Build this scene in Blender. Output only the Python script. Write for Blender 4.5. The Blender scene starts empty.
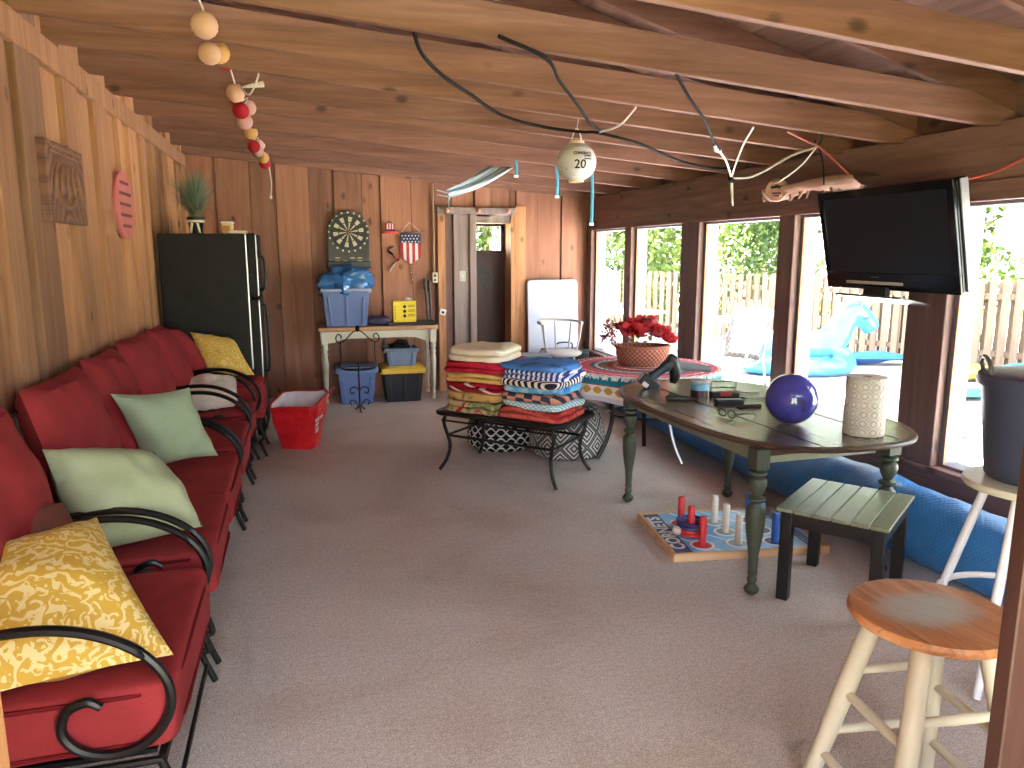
import bpy, bmesh, math, random
from math import pi, sin, cos, radians, sqrt, atan2
from mathutils import Vector, Matrix, noise as mnoise
random.seed(7)
SC = bpy.context.scene
COL = SC.collection

# ------------------------------------------------------------------ materials
def lin(c):
    f = lambda v: v / 12.92 if v <= 0.04045 else ((v + 0.055) / 1.055) ** 2.4
    return (f(c[0] / 255), f(c[1] / 255), f(c[2] / 255), 1.0)

class NT:
    """small wrapper to build node trees"""
    def __init__(self, name):
        self.m = bpy.data.materials.new(name)
        self.m.use_nodes = True
        self.t = self.m.node_tree
        self.t.nodes.clear()
        self.out = self.t.nodes.new('ShaderNodeOutputMaterial')
        self.b = self.t.nodes.new('ShaderNodeBsdfPrincipled')
        self.t.links.new(self.b.outputs[0], self.out.inputs[0])
    def n(self, ty, **kw):
        nd = self.t.nodes.new(ty)
        for k, v in kw.items():
            setattr(nd, k, v)
        return nd
    def put(self, v, sock):
        if isinstance(v, bpy.types.NodeSocket):
            self.t.links.new(v, sock)
        else:
            sock.default_value = v
    def math(self, op, a, b=0.0, c=0.0):
        nd = self.n('ShaderNodeMath', operation=op)
        self.put(a, nd.inputs[0]); self.put(b, nd.inputs[1]); self.put(c, nd.inputs[2])
        return nd.outputs[0]
    def mix(self, f, a, b):
        nd = self.n('ShaderNodeMix', data_type='RGBA')
        self.put(f, nd.inputs[0]); self.put(a, nd.inputs[6]); self.put(b, nd.inputs[7])
        return nd.outputs[2]
    def mul(self, a, b, f=1.0):
        nd = self.n('ShaderNodeMix', data_type='RGBA', blend_type='MULTIPLY')
        self.put(f, nd.inputs[0]); self.put(a, nd.inputs[6]); self.put(b, nd.inputs[7])
        return nd.outputs[2]
    def obj(self):
        return self.n('ShaderNodeTexCoord').outputs['Object']
    def uv(self):
        return self.n('ShaderNodeTexCoord').outputs['UV']
    def attr(self, name):
        return self.n('ShaderNodeAttribute', attribute_name=name).outputs['Fac']
    def mapv(self, v, scale=(1, 1, 1), loc=(0, 0, 0), rot=(0, 0, 0)):
        nd = self.n('ShaderNodeMapping')
        self.put(v, nd.inputs[0]); nd.inputs[1].default_value = loc
        nd.inputs[2].default_value = rot; nd.inputs[3].default_value = scale
        return nd.outputs[0]
    def noise(self, v, scale=5, detail=3, rough=0.55, dist=0.0, w=None):
        nd = self.n('ShaderNodeTexNoise')
        if w is not None:
            nd.noise_dimensions = '4D'; self.put(w, nd.inputs['W'])
        self.put(v, nd.inputs['Vector']); nd.inputs['Scale'].default_value = scale
        nd.inputs['Detail'].default_value = detail; nd.inputs['Roughness'].default_value = rough
        nd.inputs['Distortion'].default_value = dist
        return nd.outputs[0]
    def ramp(self, f, stops, interp='LINEAR'):
        nd = self.n('ShaderNodeValToRGB')
        nd.color_ramp.interpolation = interp
        e = nd.color_ramp.elements
        while len(e) < len(stops):
            e.new(0.5)
        for i, (p, c) in enumerate(stops):
            e[i].position = p; e[i].color = c
        self.put(f, nd.inputs[0])
        return nd.outputs[0]
    def step(self, f, a, b):
        nd = self.n('ShaderNodeMapRange', interpolation_type='SMOOTHSTEP')
        self.put(f, nd.inputs[0]); nd.inputs[1].default_value = a; nd.inputs[2].default_value = b
        return nd.outputs[0]
    def sep(self, v):
        nd = self.n('ShaderNodeSeparateXYZ'); self.put(v, nd.inputs[0])
        return nd.outputs
    def bump(self, h, strength=0.3, dist=0.01):
        nd = self.n('ShaderNodeBump')
        nd.inputs['Strength'].default_value = strength; nd.inputs['Distance'].default_value = dist
        self.put(h, nd.inputs['Height']); self.t.links.new(nd.outputs[0], self.b.inputs['Normal'])
    def done(self, col, rough=0.6, metal=0.0, spec=0.5):
        self.put(col, self.b.inputs['Base Color']); self.put(rough, self.b.inputs['Roughness'])
        self.put(metal, self.b.inputs['Metallic']); self.put(spec, self.b.inputs['Specular IOR Level'])
        return self.m

def K(v):
    return (v, v, v, 1)

def plain(name, c, rough=0.5, metal=0.0, vary=0.12, nscale=9.0, bump=0.0, bscale=80.0, spec=0.5):
    t = NT(name); o = t.obj()
    f = t.noise(o, nscale, 4)
    col = t.mul(lin(c), t.ramp(f, [(0.3, K(1 - vary)), (0.7, K(1 + vary))]))
    if bump:
        t.bump(t.noise(o, bscale, 3), bump, 0.004)
    return t.done(col, rough, metal, spec)

def fabric(name, c, scale=260.0, vary=0.14, bump=0.25, rough=0.9):
    t = NT(name); o = t.obj()
    f = t.noise(o, 7, 4); g = t.noise(o, scale, 2)
    col = t.mul(lin(c), t.ramp(f, [(0.3, K(1 - vary)), (0.7, K(1 + vary))]))
    col = t.mul(col, t.ramp(g, [(0.3, K(0.9)), (0.7, K(1.08))]))
    t.bump(g, bump, 0.003)
    return t.done(col, rough, 0, 0.2)

def wood(name, cs, axis=2, grain=9.0, rough=0.6, knots=True, tone=0.25, bump=0.25, across=1.0, spec=0.35, kscale=5.0):
    """cs: dark, mid, light sRGB; grain runs along axis"""
    t = NT(name); o = t.obj(); a = t.attr('tone')
    sc = [grain * across] * 3; sc[axis] = grain * 0.07
    v = t.mapv(o, tuple(sc))
    off = t.n('ShaderNodeVectorMath', operation='ADD')
    t.put(v, off.inputs[0])
    cmb = t.n('ShaderNodeCombineXYZ')
    k = t.math('MULTIPLY', a, 37.0)
    for i in range(3):
        t.put(k, cmb.inputs[i])
    t.put(cmb.outputs[0], off.inputs[1])
    v = off.outputs[0]
    n1 = t.noise(v, 1.0, 6, 0.6, 1.2)
    n2 = t.noise(v, 4.5, 6, 0.68, 0.5)
    f = t.math('ADD', t.math('MULTIPLY', n1, 0.58), t.math('MULTIPLY', n2, 0.42))
    col = t.ramp(f, [(0.30, lin(cs[0])), (0.5, lin(cs[1])), (0.70, lin(cs[2]))])
    if knots:
        s2 = [1.0] * 3; s2[axis] = 0.6
        vo = t.n('ShaderNodeTexVoronoi', feature='F1')
        t.put(t.mapv(o, tuple(s2)), vo.inputs['Vector']); vo.inputs['Scale'].default_value = kscale
        vo.inputs['Randomness'].default_value = 1.0
        kn = t.step(t.math('ADD', vo.outputs['Distance'], t.math('MULTIPLY', t.math('SUBTRACT', n2, 0.5), 0.16)), 0.17, 0.05)
        rnd = t.sep(vo.outputs['Color'])[0]
        kn = t.math('MULTIPLY', kn, t.step(rnd, 0.42, 0.47))
        col = t.mix(t.math('MULTIPLY', kn, 0.7), col, lin([x * 0.5 for x in cs[0]]))
    tn = t.ramp(a, [(0.0, (1 - tone, 1 - tone * .92, 1 - tone * .72, 1)), (0.5, K(1.0)), (1.0, (1 + tone, 1 + tone, 1 + tone * 0.95, 1))])
    col = t.mul(col, tn)
    t.bump(n2, bump, 0.004)
    return t.done(col, rough, 0, spec)

# ------------------------------------------------------------------ mesh builder
def catmull(pts, n=8, closed=False):
    P = [Vector(p) for p in pts]; out = []; N = len(P)
    rng = range(N) if closed else range(N - 1)
    for i in rng:
        if closed:
            p0, p1, p2, p3 = P[i - 1], P[i], P[(i + 1) % N], P[(i + 2) % N]
        else:
            p0 = P[i - 1] if i else P[0] * 2 - P[1]
            p1, p2 = P[i], P[i + 1]
            p3 = P[i + 2] if i + 2 < N else P[-1] * 2 - P[-2]
        for k in range(n):
            t = k / n
            out.append(0.5 * ((2 * p1) + (p2 - p0) * t + (2 * p0 - 5 * p1 + 4 * p2 - p3) * t * t + (3 * p1 - p0 - 3 * p2 + p3) * t ** 3))
    if not closed:
        out.append(P[-1])
    return out

class MB:
    def __init__(self):
        self.v = []; self.f = []; self.tone = []; self.uv = {}; self.ct = 0.5
    def face(self, f):
        self.f.append(tuple(f)); self.tone.append(self.ct)
    def add(self, vs, fs):
        o = len(self.v); self.v += [Vector(p) for p in vs]
        for f in fs:
            self.face([i + o for i in f])
        return o
    def box(self, x0, x1, y0, y1, z0, z1, rot=None, piv=None):
        vs = [Vector((x, y, z)) for x in (x0, x1) for y in (y0, y1) for z in (z0, z1)]
        if rot is not None:
            c = Vector(piv) if piv is not None else Vector(((x0 + x1) / 2, (y0 + y1) / 2, (z0 + z1) / 2))
            vs = [rot @ (p - c) + c for p in vs]
        self.add(vs, [(0, 1, 3, 2), (4, 6, 7, 5), (0, 4, 5, 1), (2, 3, 7, 6), (0, 2, 6, 4), (1, 5, 7, 3)])
        return self
    def bar(self, a, b, w, h, up=(0, 0, 1)):
        a, b = Vector(a), Vector(b); d = (b - a).normalized(); up = Vector(up)
        s = d.cross(up)
        if s.length < 1e-4:
            s = d.cross(Vector((1, 0, 0)))
        s.normalize(); u = s.cross(d)
        vs = [p + s * i * w / 2 + u * j * h / 2 for p in (a, b) for i, j in ((-1, -1), (1, -1), (1, 1), (-1, 1))]
        self.add(vs, [(3, 2, 1, 0), (4, 5, 6, 7), (0, 1, 5, 4), (1, 2, 6, 5), (2, 3, 7, 6), (3, 0, 4, 7)])
        return self
    def tube(self, pts, r, seg=8, closed=False, flat=1.0):
        P = [Vector(p) for p in pts]; n = len(P)
        R = r if isinstance(r, (list, tuple)) else [r] * n
        T = []
        for i in range(n):
            if closed:
                d = P[(i + 1) % n] - P[i - 1]
            else:
                d = P[min(i + 1, n - 1)] - P[max(i - 1, 0)]
            T.append(d.normalized() if d.length > 1e-9 else Vector((0, 0, 1)))
        ref = Vector((0, 0, 1)) if abs(T[0].z) < 0.9 else Vector((1, 0, 0))
        N = T[0].cross(ref).normalized(); o = len(self.v)
        for i in range(n):
            N = (N - T[i] * N.dot(T[i])); N.normalize(); B = T[i].cross(N)
            for k in range(seg):
                a = 2 * pi * k / seg
                self.v.append(P[i] + (N * cos(a) + B * sin(a) * flat) * R[i])
        m = n if closed else n - 1
        for i in range(m):
            j = (i + 1) % n
            for k in range(seg):
                l = (k + 1) % seg
                self.face((o + i * seg + k, o + i * seg + l, o + j * seg + l, o + j * seg + k))
        if not closed:
            self.face([o + k for k in range(seg)][::-1]); self.face([o + (n - 1) * seg + k for k in range(seg)])
        return self
    def cyl(self, a, b, r0, r1=None, seg=16):
        return self.tube([a, b], [r0, r0 if r1 is None else r1], seg)
    def lathe(self, prof, seg=24, c=(0, 0, 0), rot=None, caps=True, sx=1, sy=1):
        o = len(self.v); c = Vector(c)
        for r, z in prof:
            for k in range(seg):
                a = 2 * pi * k / seg
                p = Vector((r * cos(a) * sx, r * sin(a) * sy, z))
                if rot is not None:
                    p = rot @ p
                self.v.append(p + c)
        n = len(prof)
        for i in range(n - 1):
            for k in range(seg):
                l = (k + 1) % seg
                q = (o + i * seg + k, o + i * seg + l, o + (i + 1) * seg + l, o + (i + 1) * seg + k)
                self.face(q)
                for idx, (uu, vv) in zip(q, ((k, i), (k + 1, i), (k + 1, i + 1), (k, i + 1))):
                    self.uv[(len(self.f) - 1, idx)] = (uu / seg, prof[vv][1])
        if caps:
            if prof[0][0] > 1e-6:
                self.face([o + k for k in range(seg)][::-1])
            if prof[-1][0] > 1e-6:
                self.face([o + (n - 1) * seg + k for k in range(seg)])
        return self
    def ball(self, c, rx, ry=None, rz=None, seg=16, rings=10, rot=None, pw=1.0):
        ry = rx if ry is None else ry; rz = rx if rz is None else rz
        o = len(self.v); c = Vector(c)
        sp = lambda v: (abs(v) ** pw) * (1 if v >= 0 else -1)
        for i in range(rings + 1):
            ph = -pi / 2 + pi * i / rings
            for k in range(seg):
                a = 2 * pi * k / seg
                p = Vector((rx * sp(cos(ph)) * sp(cos(a)), ry * sp(cos(ph)) * sp(sin(a)), rz * sp(sin(ph))))
                if rot is not None:
                    p = rot @ p
                self.v.append(p + c)
        for i in range(rings):
            for k in range(seg):
                l = (k + 1) % seg
                self.face((o + i * seg + k, o + i * seg + l, o + (i + 1) * seg + l, o + (i + 1) * seg + k))
        return self
    def prism(self, poly, z0, z1, fn=None):
        """poly of (a,b); fn maps (a,b,c) to a point"""
        fn = fn or (lambda a, b, c: (a, b, c)); n = len(poly)
        vs = [fn(a, b, z0) for a, b in poly] + [fn(a, b, z1) for a, b in poly]
        self.add(vs, [tuple(range(n))[::-1], tuple(range(n, 2 * n))] + [(i, (i + 1) % n, n + (i + 1) % n, n + i) for i in range(n)])
        return self
    def grid(self, fn, nu, nv, uvs=True):
        o = len(self.v)
        for i in range(nu + 1):
            for j in range(nv + 1):
                self.v.append(Vector(fn(i / nu, j / nv)))
        for i in range(nu):
            for j in range(nv):
                q = [(i, j), (i + 1, j), (i + 1, j + 1), (i, j + 1)]
                ids = [o + a * (nv + 1) + b for a, b in q]
                self.face(ids)
                if uvs:
                    for idx, (a, b) in zip(ids, q):
                        self.uv[(len(self.f) - 1, idx)] = (a / nu, b / nv)
        return self
    def pillow(self, TL, TR, BR, BL, t, n=18, pw=0.5, pinch=0.06, wr=0.012, seed=0.0, sag=0.0):
        TL, TR, BR, BL = map(Vector, (TL, TR, BR, BL))
        nrm = ((TR - BL).cross(TL - BR)).normalized()
        def P(u, v, s):
            a, b = 2 * u - 1, 2 * v - 1
            uu = 0.5 + a / 2 * (1 - pinch * (1 - b * b)); vv = 0.5 + b / 2 * (1 - pinch * (1 - a * a))
            p = (BL * (1 - uu) + BR * uu) * (1 - vv) + (TL * (1 - uu) + TR * uu) * vv
            e = max(0.0, (1 - a * a) * (1 - b * b)) ** pw
            w = mnoise.noise(Vector((u * 3.1 + seed, v * 3.1, s * 2 + seed))) * wr * 1.6 + mnoise.noise(Vector((u * 8 + seed, v * 4, s))) * wr * 0.8
            edge = min(1 - abs(a), 1 - abs(b))
            w += wr * 0.5 * sin(18 * (u + v) + seed) * max(0, 0.35 - edge) * 2
            return p + nrm * (s * t / 2 * e + w * e ** 0.5) + Vector((0, 0, -sag * e))
        self.grid(lambda u, v: P(u, v, 1), n, n)
        self.grid(lambda u, v: P(1 - u, v, -1), n, n)
        return self
    def slab(self, c, sx, sy, sz, rot=None, n=5, pw=0.25, wr=0.0, seed=0.0):
        """rounded soft box (cushion)"""
        o = len(self.v)
        self.ball(c, sx / 2, sy / 2, sz / 2, 40, 20, rot, pw)
        if wr:
            for i in range(o, len(self.v)):
                p = self.v[i]
                self.v[i] = p + Vector((mnoise.noise(p * 6 + Vector((seed, 0, 0))), mnoise.noise(p * 6 + Vector((0, seed + 9, 0))), mnoise.noise(p * 5 + Vector((0, 0, seed))))) * wr
        return self
    def build(self, name, mat, parent=None, world=False, smooth=True, ang=40, bevel=0.0, seg=2, merge=False, sub=0, kind=None, label=None):
        vs = self.v
        if world and parent is not None:
            r = parent
            while r.parent is not None:
                r = r.parent
            inv = (Matrix.Translation(r.location) @ Matrix.Rotation(r.rotation_euler.z, 4, 'Z')).inverted()
            vs = [inv @ p for p in vs]
        me = bpy.data.meshes.new(name)
        me.from_pydata([tuple(p) for p in vs], [], self.f)
        at = me.attributes.new('tone', 'FLOAT', 'FACE')
        at.data.foreach_set('value', self.tone)
        if self.uv:
            ul = me.uv_layers.new(name='UVMap')
            for pi_, poly in enumerate(me.polygons):
                for li in poly.loop_indices:
                    q = self.uv.get((pi_, me.loops[li].vertex_index))
                    if q:
                        ul.data[li].uv = q
        bm = bmesh.new(); bm.from_mesh(me)
        if merge:
            bmesh.ops.remove_doubles(bm, verts=bm.verts, dist=1e-5)
        bmesh.ops.recalc_face_normals(bm, faces=bm.faces)
        bm.to_mesh(me); bm.free()
        if smooth:
            me.shade_smooth(); me.set_sharp_from_angle(angle=radians(ang))
        me.materials.append(mat)
        o = bpy.data.objects.new(name, me); COL.objects.link(o)
        if parent is not None:
            o.parent = parent
        if bevel:
            b = o.modifiers.new('edge', 'BEVEL'); b.width = bevel; b.segments = seg; b.limit_method = 'ANGLE'; b.angle_limit = radians(35)
            b.harden_normals = False
        if sub:
            s = o.modifiers.new('sub', 'SUBSURF'); s.levels = sub; s.render_levels = sub
        if kind:
            o['kind'] = kind
        if label:
            o['label'] = label
        return o

def thing(name, label, cat, loc=(0, 0, 0), rz=0.0, group=None):
    o = bpy.data.objects.new(name, None); COL.objects.link(o)
    o.empty_display_size = 0.1
    o.location = loc; o.rotation_euler = (0, 0, rz)
    o['label'] = label; o['category'] = cat
    if group:
        o['group'] = group
    return o

def tag(o, label, cat, group=None):
    o['label'] = label; o['category'] = cat
    if group:
        o['group'] = group
    return o

def struct(o):
    o['kind'] = 'structure'
    return o

def place(mb, name, mat, loc, label, cat, group=None, rz=0.0, **kw):
    """a one-mesh thing: verts are local to loc"""
    o = mb.build(name, mat, **kw); o.location = loc; o.rotation_euler = (0, 0, rz)
    return tag(o, label, cat, group)

def center(mb):
    """moves the mesh so its base centre is the origin, gives back that point"""
    xs = [p.x for p in mb.v]; ys = [p.y for p in mb.v]; zs = [p.z for p in mb.v]
    c = Vector(((min(xs) + max(xs)) / 2, (min(ys) + max(ys)) / 2, min(zs)))
    mb.v = [p - c for p in mb.v]
    return c

def place_world(mb, name, mat, label, cat, group=None, **kw):
    c = center(mb)
    return place(mb, name, mat, c, label, cat, group, **kw)

def text_mesh(txt, size, extrude=0.0, bold=0.0):
    cu = bpy.data.curves.new('lettering_source', 'FONT'); cu.body = txt; cu.size = size; cu.extrude = extrude
    cu.offset = bold; cu.align_x = 'CENTER'; cu.align_y = 'CENTER'; cu.resolution_u = 3
    ob = bpy.data.objects.new('lettering_source', cu); COL.objects.link(ob)
    dg = bpy.context.evaluated_depsgraph_get(); dg.update()
    me = bpy.data.meshes.new_from_object(ob.evaluated_get(dg))
    vs = [v.co.copy() for v in me.vertices]; fs = [tuple(p.vertices) for p in me.polygons]
    bpy.data.objects.remove(ob); bpy.data.curves.remove(cu); bpy.data.meshes.remove(me)
    return vs, fs

Rz = lambda a: Matrix.Rotation(a, 3, 'Z')
Rx = lambda a: Matrix.Rotation(a, 3, 'X')
Ry = lambda a: Matrix.Rotation(a, 3, 'Y')
# ------------------------------------------------------------------ camera, daylight
WL, WR, WB = -1.1, 3.35, 8.6            # left wall, right wall, back wall (inner faces)
def zc(x):                              # underside of the ceiling joists
    return 2.58 - 0.083 * (x - WL)
YAW, PITCH = radians(15.626), radians(9.982)
cd = bpy.data.cameras.new('camera'); cam = bpy.data.objects.new('camera', cd); COL.objects.link(cam)
cd.sensor_width = 36; cd.lens = 750 / 1024 * 36; cd.clip_start = 0.05; cd.clip_end = 200
cam.location = (0, 0, 1.6); cam.rotation_euler = (pi / 2 - PITCH, 0, -YAW)
SC.camera = cam
SC.view_settings.view_transform = 'Standard'; SC.view_settings.look = 'None'
SC.view_settings.gamma = 1.0; SC.view_settings.use_curve_mapping = False
SC.view_settings.exposure = 4.45
w = bpy.data.worlds.new('daylight'); SC.world = w; w.use_nodes = True
bg = w.node_tree.nodes['Background']; bg.inputs[0].default_value = (0.86, 0.94, 1.0, 1); bg.inputs[1].default_value = 0.8
sd = bpy.data.lights.new('sun', 'SUN'); sd.energy = 14.0; sd.angle = 0.02; sd.color = (1.0, 0.97, 0.93)
sun = bpy.data.objects.new('sun', sd); COL.objects.link(sun)
sun.location = (12, 0, 20)
sun.rotation_euler = Vector((-0.36, 0.12, -1.0)).to_track_quat('-Z', 'Y').to_euler()
SC.cycles.max_bounces = 10; SC.cycles.diffuse_bounces = 6; SC.cycles.transparent_max_bounces = 16
SC.cycles.caustics_reflective = False; SC.cycles.caustics_refractive = False
SC.cycles.sample_clamp_indirect = 6.0

# ------------------------------------------------------------------ shared materials
M = {}
M['wall_left'] = wood('aged_cedar_boards', ((138, 94, 66), (168, 122, 88), (190, 146, 108)), 2, 8, 0.65, tone=0.42)
M['wall_back'] = wood('brown_cedar_boards', ((128, 86, 66), (152, 104, 80), (172, 124, 98)), 2, 7, 0.65, tone=0.3)
M['joist'] = wood('rough_joist_wood', ((98, 66, 54), (128, 90, 74), (152, 112, 94)), 0, 7, 0.7, tone=0.14)
M['roof'] = wood('dark_roof_boards', ((92, 66, 56), (128, 94, 80), (156, 120, 104)), 1, 6, 0.8, tone=0.18)
M['header'] = wood('dark_header_wood', ((92, 68, 62), (126, 96, 88), (150, 118, 108)), 1, 8, 0.6, tone=0.12)
M['post'] = wood('dark_post_wood', ((80, 58, 52), (112, 84, 76), (136, 106, 96)), 2, 9, 0.55, tone=0.12)
M['grey_board'] = wood('grey_stained_board', ((104, 88, 84), (140, 122, 116), (166, 148, 140)), 2, 8, 0.65, tone=0.1)
M['tan_trim'] = wood('tan_trim_wood', ((140, 92, 58), (182, 128, 86), (206, 156, 112)), 2, 9, 0.6, tone=0.1)
M['white_paint'] = plain('white_paint', (214, 212, 216), 0.5, vary=0.05)
M['cream'] = plain('cream_paint', (200, 193, 172), 0.45, vary=0.08)
M['iron'] = plain('black_iron', (26, 24, 25), 0.38, 0.4, vary=0.2)
M['black'] = plain('black_plastic', (20, 20, 22), 0.4, vary=0.1)
M['white'] = plain('white_plastic', (226, 226, 230), 0.4, vary=0.04)
M['cord_black'] = plain('black_cord', (20, 16, 15), 0.8, spec=.15)
M['cord_white'] = plain('white_cord', (214, 204, 190), 0.5)
M['chrome'] = plain('brushed_steel', (170, 170, 172), 0.3, 0.9, vary=0.06)

def carpet():
    t = NT('mauve_carpet'); o = t.obj()
    a = t.noise(o, 0.9, 5, 0.6, 0.4); b = t.noise(o, 45, 4, 0.75); c = t.noise(o, 170, 2)
    col = t.ramp(a, [(0.3, lin((182, 164, 152))), (0.5, lin((198, 186, 180))), (0.72, lin((208, 198, 194)))])
    col = t.mul(col, t.ramp(b, [(0.3, K(0.80)), (0.7, K(1.12))]))
    col = t.mul(col, t.ramp(c, [(0.32, K(0.62)), (0.68, K(1.25))]))
    t.bump(c, 0.5, 0.004)
    return t.done(col, 0.95, 0, 0.1)
M['carpet'] = carpet()

# ------------------------------------------------------------------ room shell
struct(MB().box(WL - 0.3, WR + 0.12, -1.0, WB + 0.2, -0.08, 0.0).build('floor', M['carpet'], smooth=False))

mb = MB(); y = -1.0; i = 0; rng = random.Random(3)
while y < WB:
    wdt = rng.choice([0.12, 0.2, 0.27, 0.33]); y1 = min(WB, y + wdt)
    proud = 0.0 if i % 2 else 0.03
    mb.ct = rng.random()
    if 2.5 < y < 3.75:
        mb.ct *= 0.35
    mb.box(WL - 0.05, WL - 0.022 + proud, y + 0.004, y1 - 0.004, 0.0, zc(WL) + 0.32)
    y = y1; i += 1
mb.ct = 0.2; mb.box(WL - 0.09, WL - 0.05, -1.0, WB, 0, zc(WL) + 0.9)
struct(mb.build('wall_left', M['wall_left'], smooth=False, bevel=0.003, seg=1))
mb = MB(); mb.ct = 0.5
mb.box(WL - 0.02, WL + 0.02, 0, WB, zc(WL) - 0.13, zc(WL) - 0.0)
struct(mb.build('trim_1', M['wall_left'], smooth=False, bevel=0.004, seg=1))

# back wall with the doorway opening X 1.98..2.42
DX0, DX1, DZ = 1.96, 2.38, 2.0
mb = MB(); x = WL - 0.05; i = 0; rng = random.Random(11)
while x < WR + 0.1:
    wdt = rng.choice([0.2, 0.26, 0.3, 0.34]); x1 = x + wdt
    proud = 0.02 if i % 2 else 0.0
    mb.ct = rng.random()
    for (a, b, z0) in ((x, x1, 0.0),):
        segs = [(a, b, 0.0)]
        if b > DX0 and a < DX1:
            segs = []
            if a < DX0: segs.append((a, DX0, 0.0))
            if b > DX1: segs.append((DX1, b, 0.0))
            segs.append((max(a, DX0), min(b, DX1), DZ))
        for (p, q, zz) in segs:
            mb.box(p + 0.004, q - 0.004, WB - proud, WB + 0.04, zz, 2.95)
    x = x1; i += 1
mb.ct = 0.1
mb.box(WL - 0.1, DX0, WB + 0.04, WB + 0.07, 0, 2.95); mb.box(DX1, WR + 0.15, WB + 0.04, WB + 0.07, 0, 2.95); mb.box(DX0, DX1, WB + 0.04, WB + 0.07, DZ, 2.95)
struct(mb.build('wall_back', M['wall_back'], smooth=False, bevel=0.003, seg=1))

# frame boards round the doorway
mb = MB()
def tb(name, mat, x0, x1, z0, z1, y0, y1, tone=0.5):
    m = MB(); m.ct = tone; m.box(x0, x1, y0, y1, z0, z1)
    return struct(m.build(name, mat, smooth=False, bevel=0.004, seg=1))
tb('trim_2', M['tan_trim'], 1.515, 1.60, 0, 2.02, WB - 0.06, WB - 0.0)
tb('trim_3', M['grey_board'], 1.70, 1.885, 0, 2.03, WB - 0.05, WB - 0.0, 0.6)
tb('trim_4', M['grey_board'], 1.885, 1.96, 0, 2.03, WB - 0.08, WB + 0.12, 0.8)
tb('trim_5', M['tan_trim'], 2.38, 2.43, 0, 2.03, WB - 0.05, WB + 0.3, 0.2)
tb('trim_6', M['tan_trim'], 2.43, 2.56, 0, 2.12, WB - 0.05, WB - 0.0, 0.7)
tb('trim_7', M['grey_board'], 1.515, 2.43, 2.02, 2.10, WB - 0.075, WB - 0.0, 0.3)
tb('trim_8', M['post'], 1.60, 1.70, 0, 2.02, WB - 0.022, WB - 0.0, 0.1)
tb('trim_9', M['grey_board'], DX0 - 0.02, DX1 + 0.02, 1.93, 2.03, WB - 0.02, WB + 0.3, 0.6)
# dark door standing at the far side of the recess, with a small top window
M['door_dark'] = wood('dark_door_wood', ((44, 26, 22), (66, 40, 34), (82, 52, 44)), 2, 7, 0.5, knots=False, tone=0.05)
yd = WB + 0.22
mb = MB(); mb.ct = 0.4
mb.box(DX0, DX1, yd, yd + 0.04, 0, 1.62); mb.box(DX0, DX1, yd, yd + 0.04, 1.9, 1.99)
mb.box(DX0, DX0 + 0.03, yd, yd + 0.04, 1.62, 1.9); mb.box(DX1 - 0.05, DX1, yd, yd + 0.04, 1.62, 1.9)
mb.box(DX0, DX1, yd - 0.012, yd, 0.30, 0.36); mb.box(DX0, DX1, yd - 0.012, yd, 1.57, 1.62)
door = struct(mb.build('door_1', M['door_dark'], smooth=False, bevel=0.003, seg=1))
m = MB()
for s, wd in ((0.15, 0.022), (0.085, 0.02)):
    c = (DX0 + 0.15, 1.33)
    P = [(c[0] + s * 0.8, c[1]), (c[0], c[1] + s), (c[0] - s * 0.8, c[1]), (c[0], c[1] - s)]
    for k in range(4):
        a, b = P[k], P[(k + 1) % 4]
        m.bar((a[0], yd - 0.008, a[1]), (b[0], yd - 0.008, b[1]), 0.016, wd)
m.build('diamond_moulding', M['black'], door, smooth=False)
def glass_mat():
    t = NT('window_glass'); t.t.nodes.remove(t.b)
    tr = t.n('ShaderNodeBsdfTransparent'); tr.inputs[0].default_value = (0.97, 0.98, 0.98, 1)
    gl = t.n('ShaderNodeBsdfGlossy'); gl.inputs['Roughness'].default_value = 0.02
    lw = t.n('ShaderNodeLayerWeight')
    fr = t.math('ADD', 0.02, t.math('MULTIPLY', t.math('POWER', lw.outputs['Facing'], 5.0), 0.5))
    mx = t.n('ShaderNodeMixShader'); t.t.links.new(fr, mx.inputs[0])
    t.t.links.new(tr.outputs[0], mx.inputs[1]); t.t.links.new(gl.outputs[0], mx.inputs[2])
    t.t.links.new(mx.outputs[0], t.out.inputs[0])
    return t.m
M['glass'] = glass_mat()
MB().box(DX0 + 0.03, DX1 - 0.05, yd + 0.015, yd + 0.02, 1.62, 1.9).build('pane', M['glass'], door, smooth=False)
# side walls of the passage behind the doorway
struct(MB().box(DX0 - 0.05, DX0, WB + 0.04, WB + 0.3, 0, 2.1).build('trim_10', M['post'], smooth=False))

# right wall: dark planks under the sill, header, posts, window frames
mb = MB(); rng = random.Random(5)
for k, (z0, z1) in enumerate(((0.0, 0.11), (0.115, 0.24), (0.245, 0.385))):
    mb.ct = rng.random(); mb.box(WR, WR + 0.05, -1.0, WB, z0, z1)
mb.ct = 0.3; mb.box(WR + 0.05, WR + 0.12, -1.0, WB, -0.1, 0.385)
for k in range(11):  # unseen solid planks near the camera, added to dim the foreground
    mb.ct = rng.random(); mb.box(WR, WR + 0.1, -1.0, 2.05, 0.42 + .13 * k, 0.42 + .13 * k + .126)
struct(mb.build('wall_right', M['header'], smooth=False, bevel=0.004, seg=1))
HZ = 1.855
for nm, (x0, x1, z0, z1, tn) in {'trim_11': (WR + 0.0, WR + 0.15, HZ, HZ + 0.10, 0.35), 'trim_12': (WR + 0.03, WR + 0.15, HZ + 0.10, 2.24, 0.75),
                                 'trim_13': (WR - 0.02, WR + 0.16, 0.385, 0.42, 0.5)}.items():
    m = MB(); m.ct = tn; m.box(x0, x1, -1.0, WB, z0, z1)
    struct(m.build(nm, M['header'], smooth=False, bevel=0.004, seg=1))
posts = [(8.46, 8.6), (7.34, 7.49), (5.94, 6.25), (4.62, 4.80), (3.27, 3.54), (2.05, 2.25)]
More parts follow.
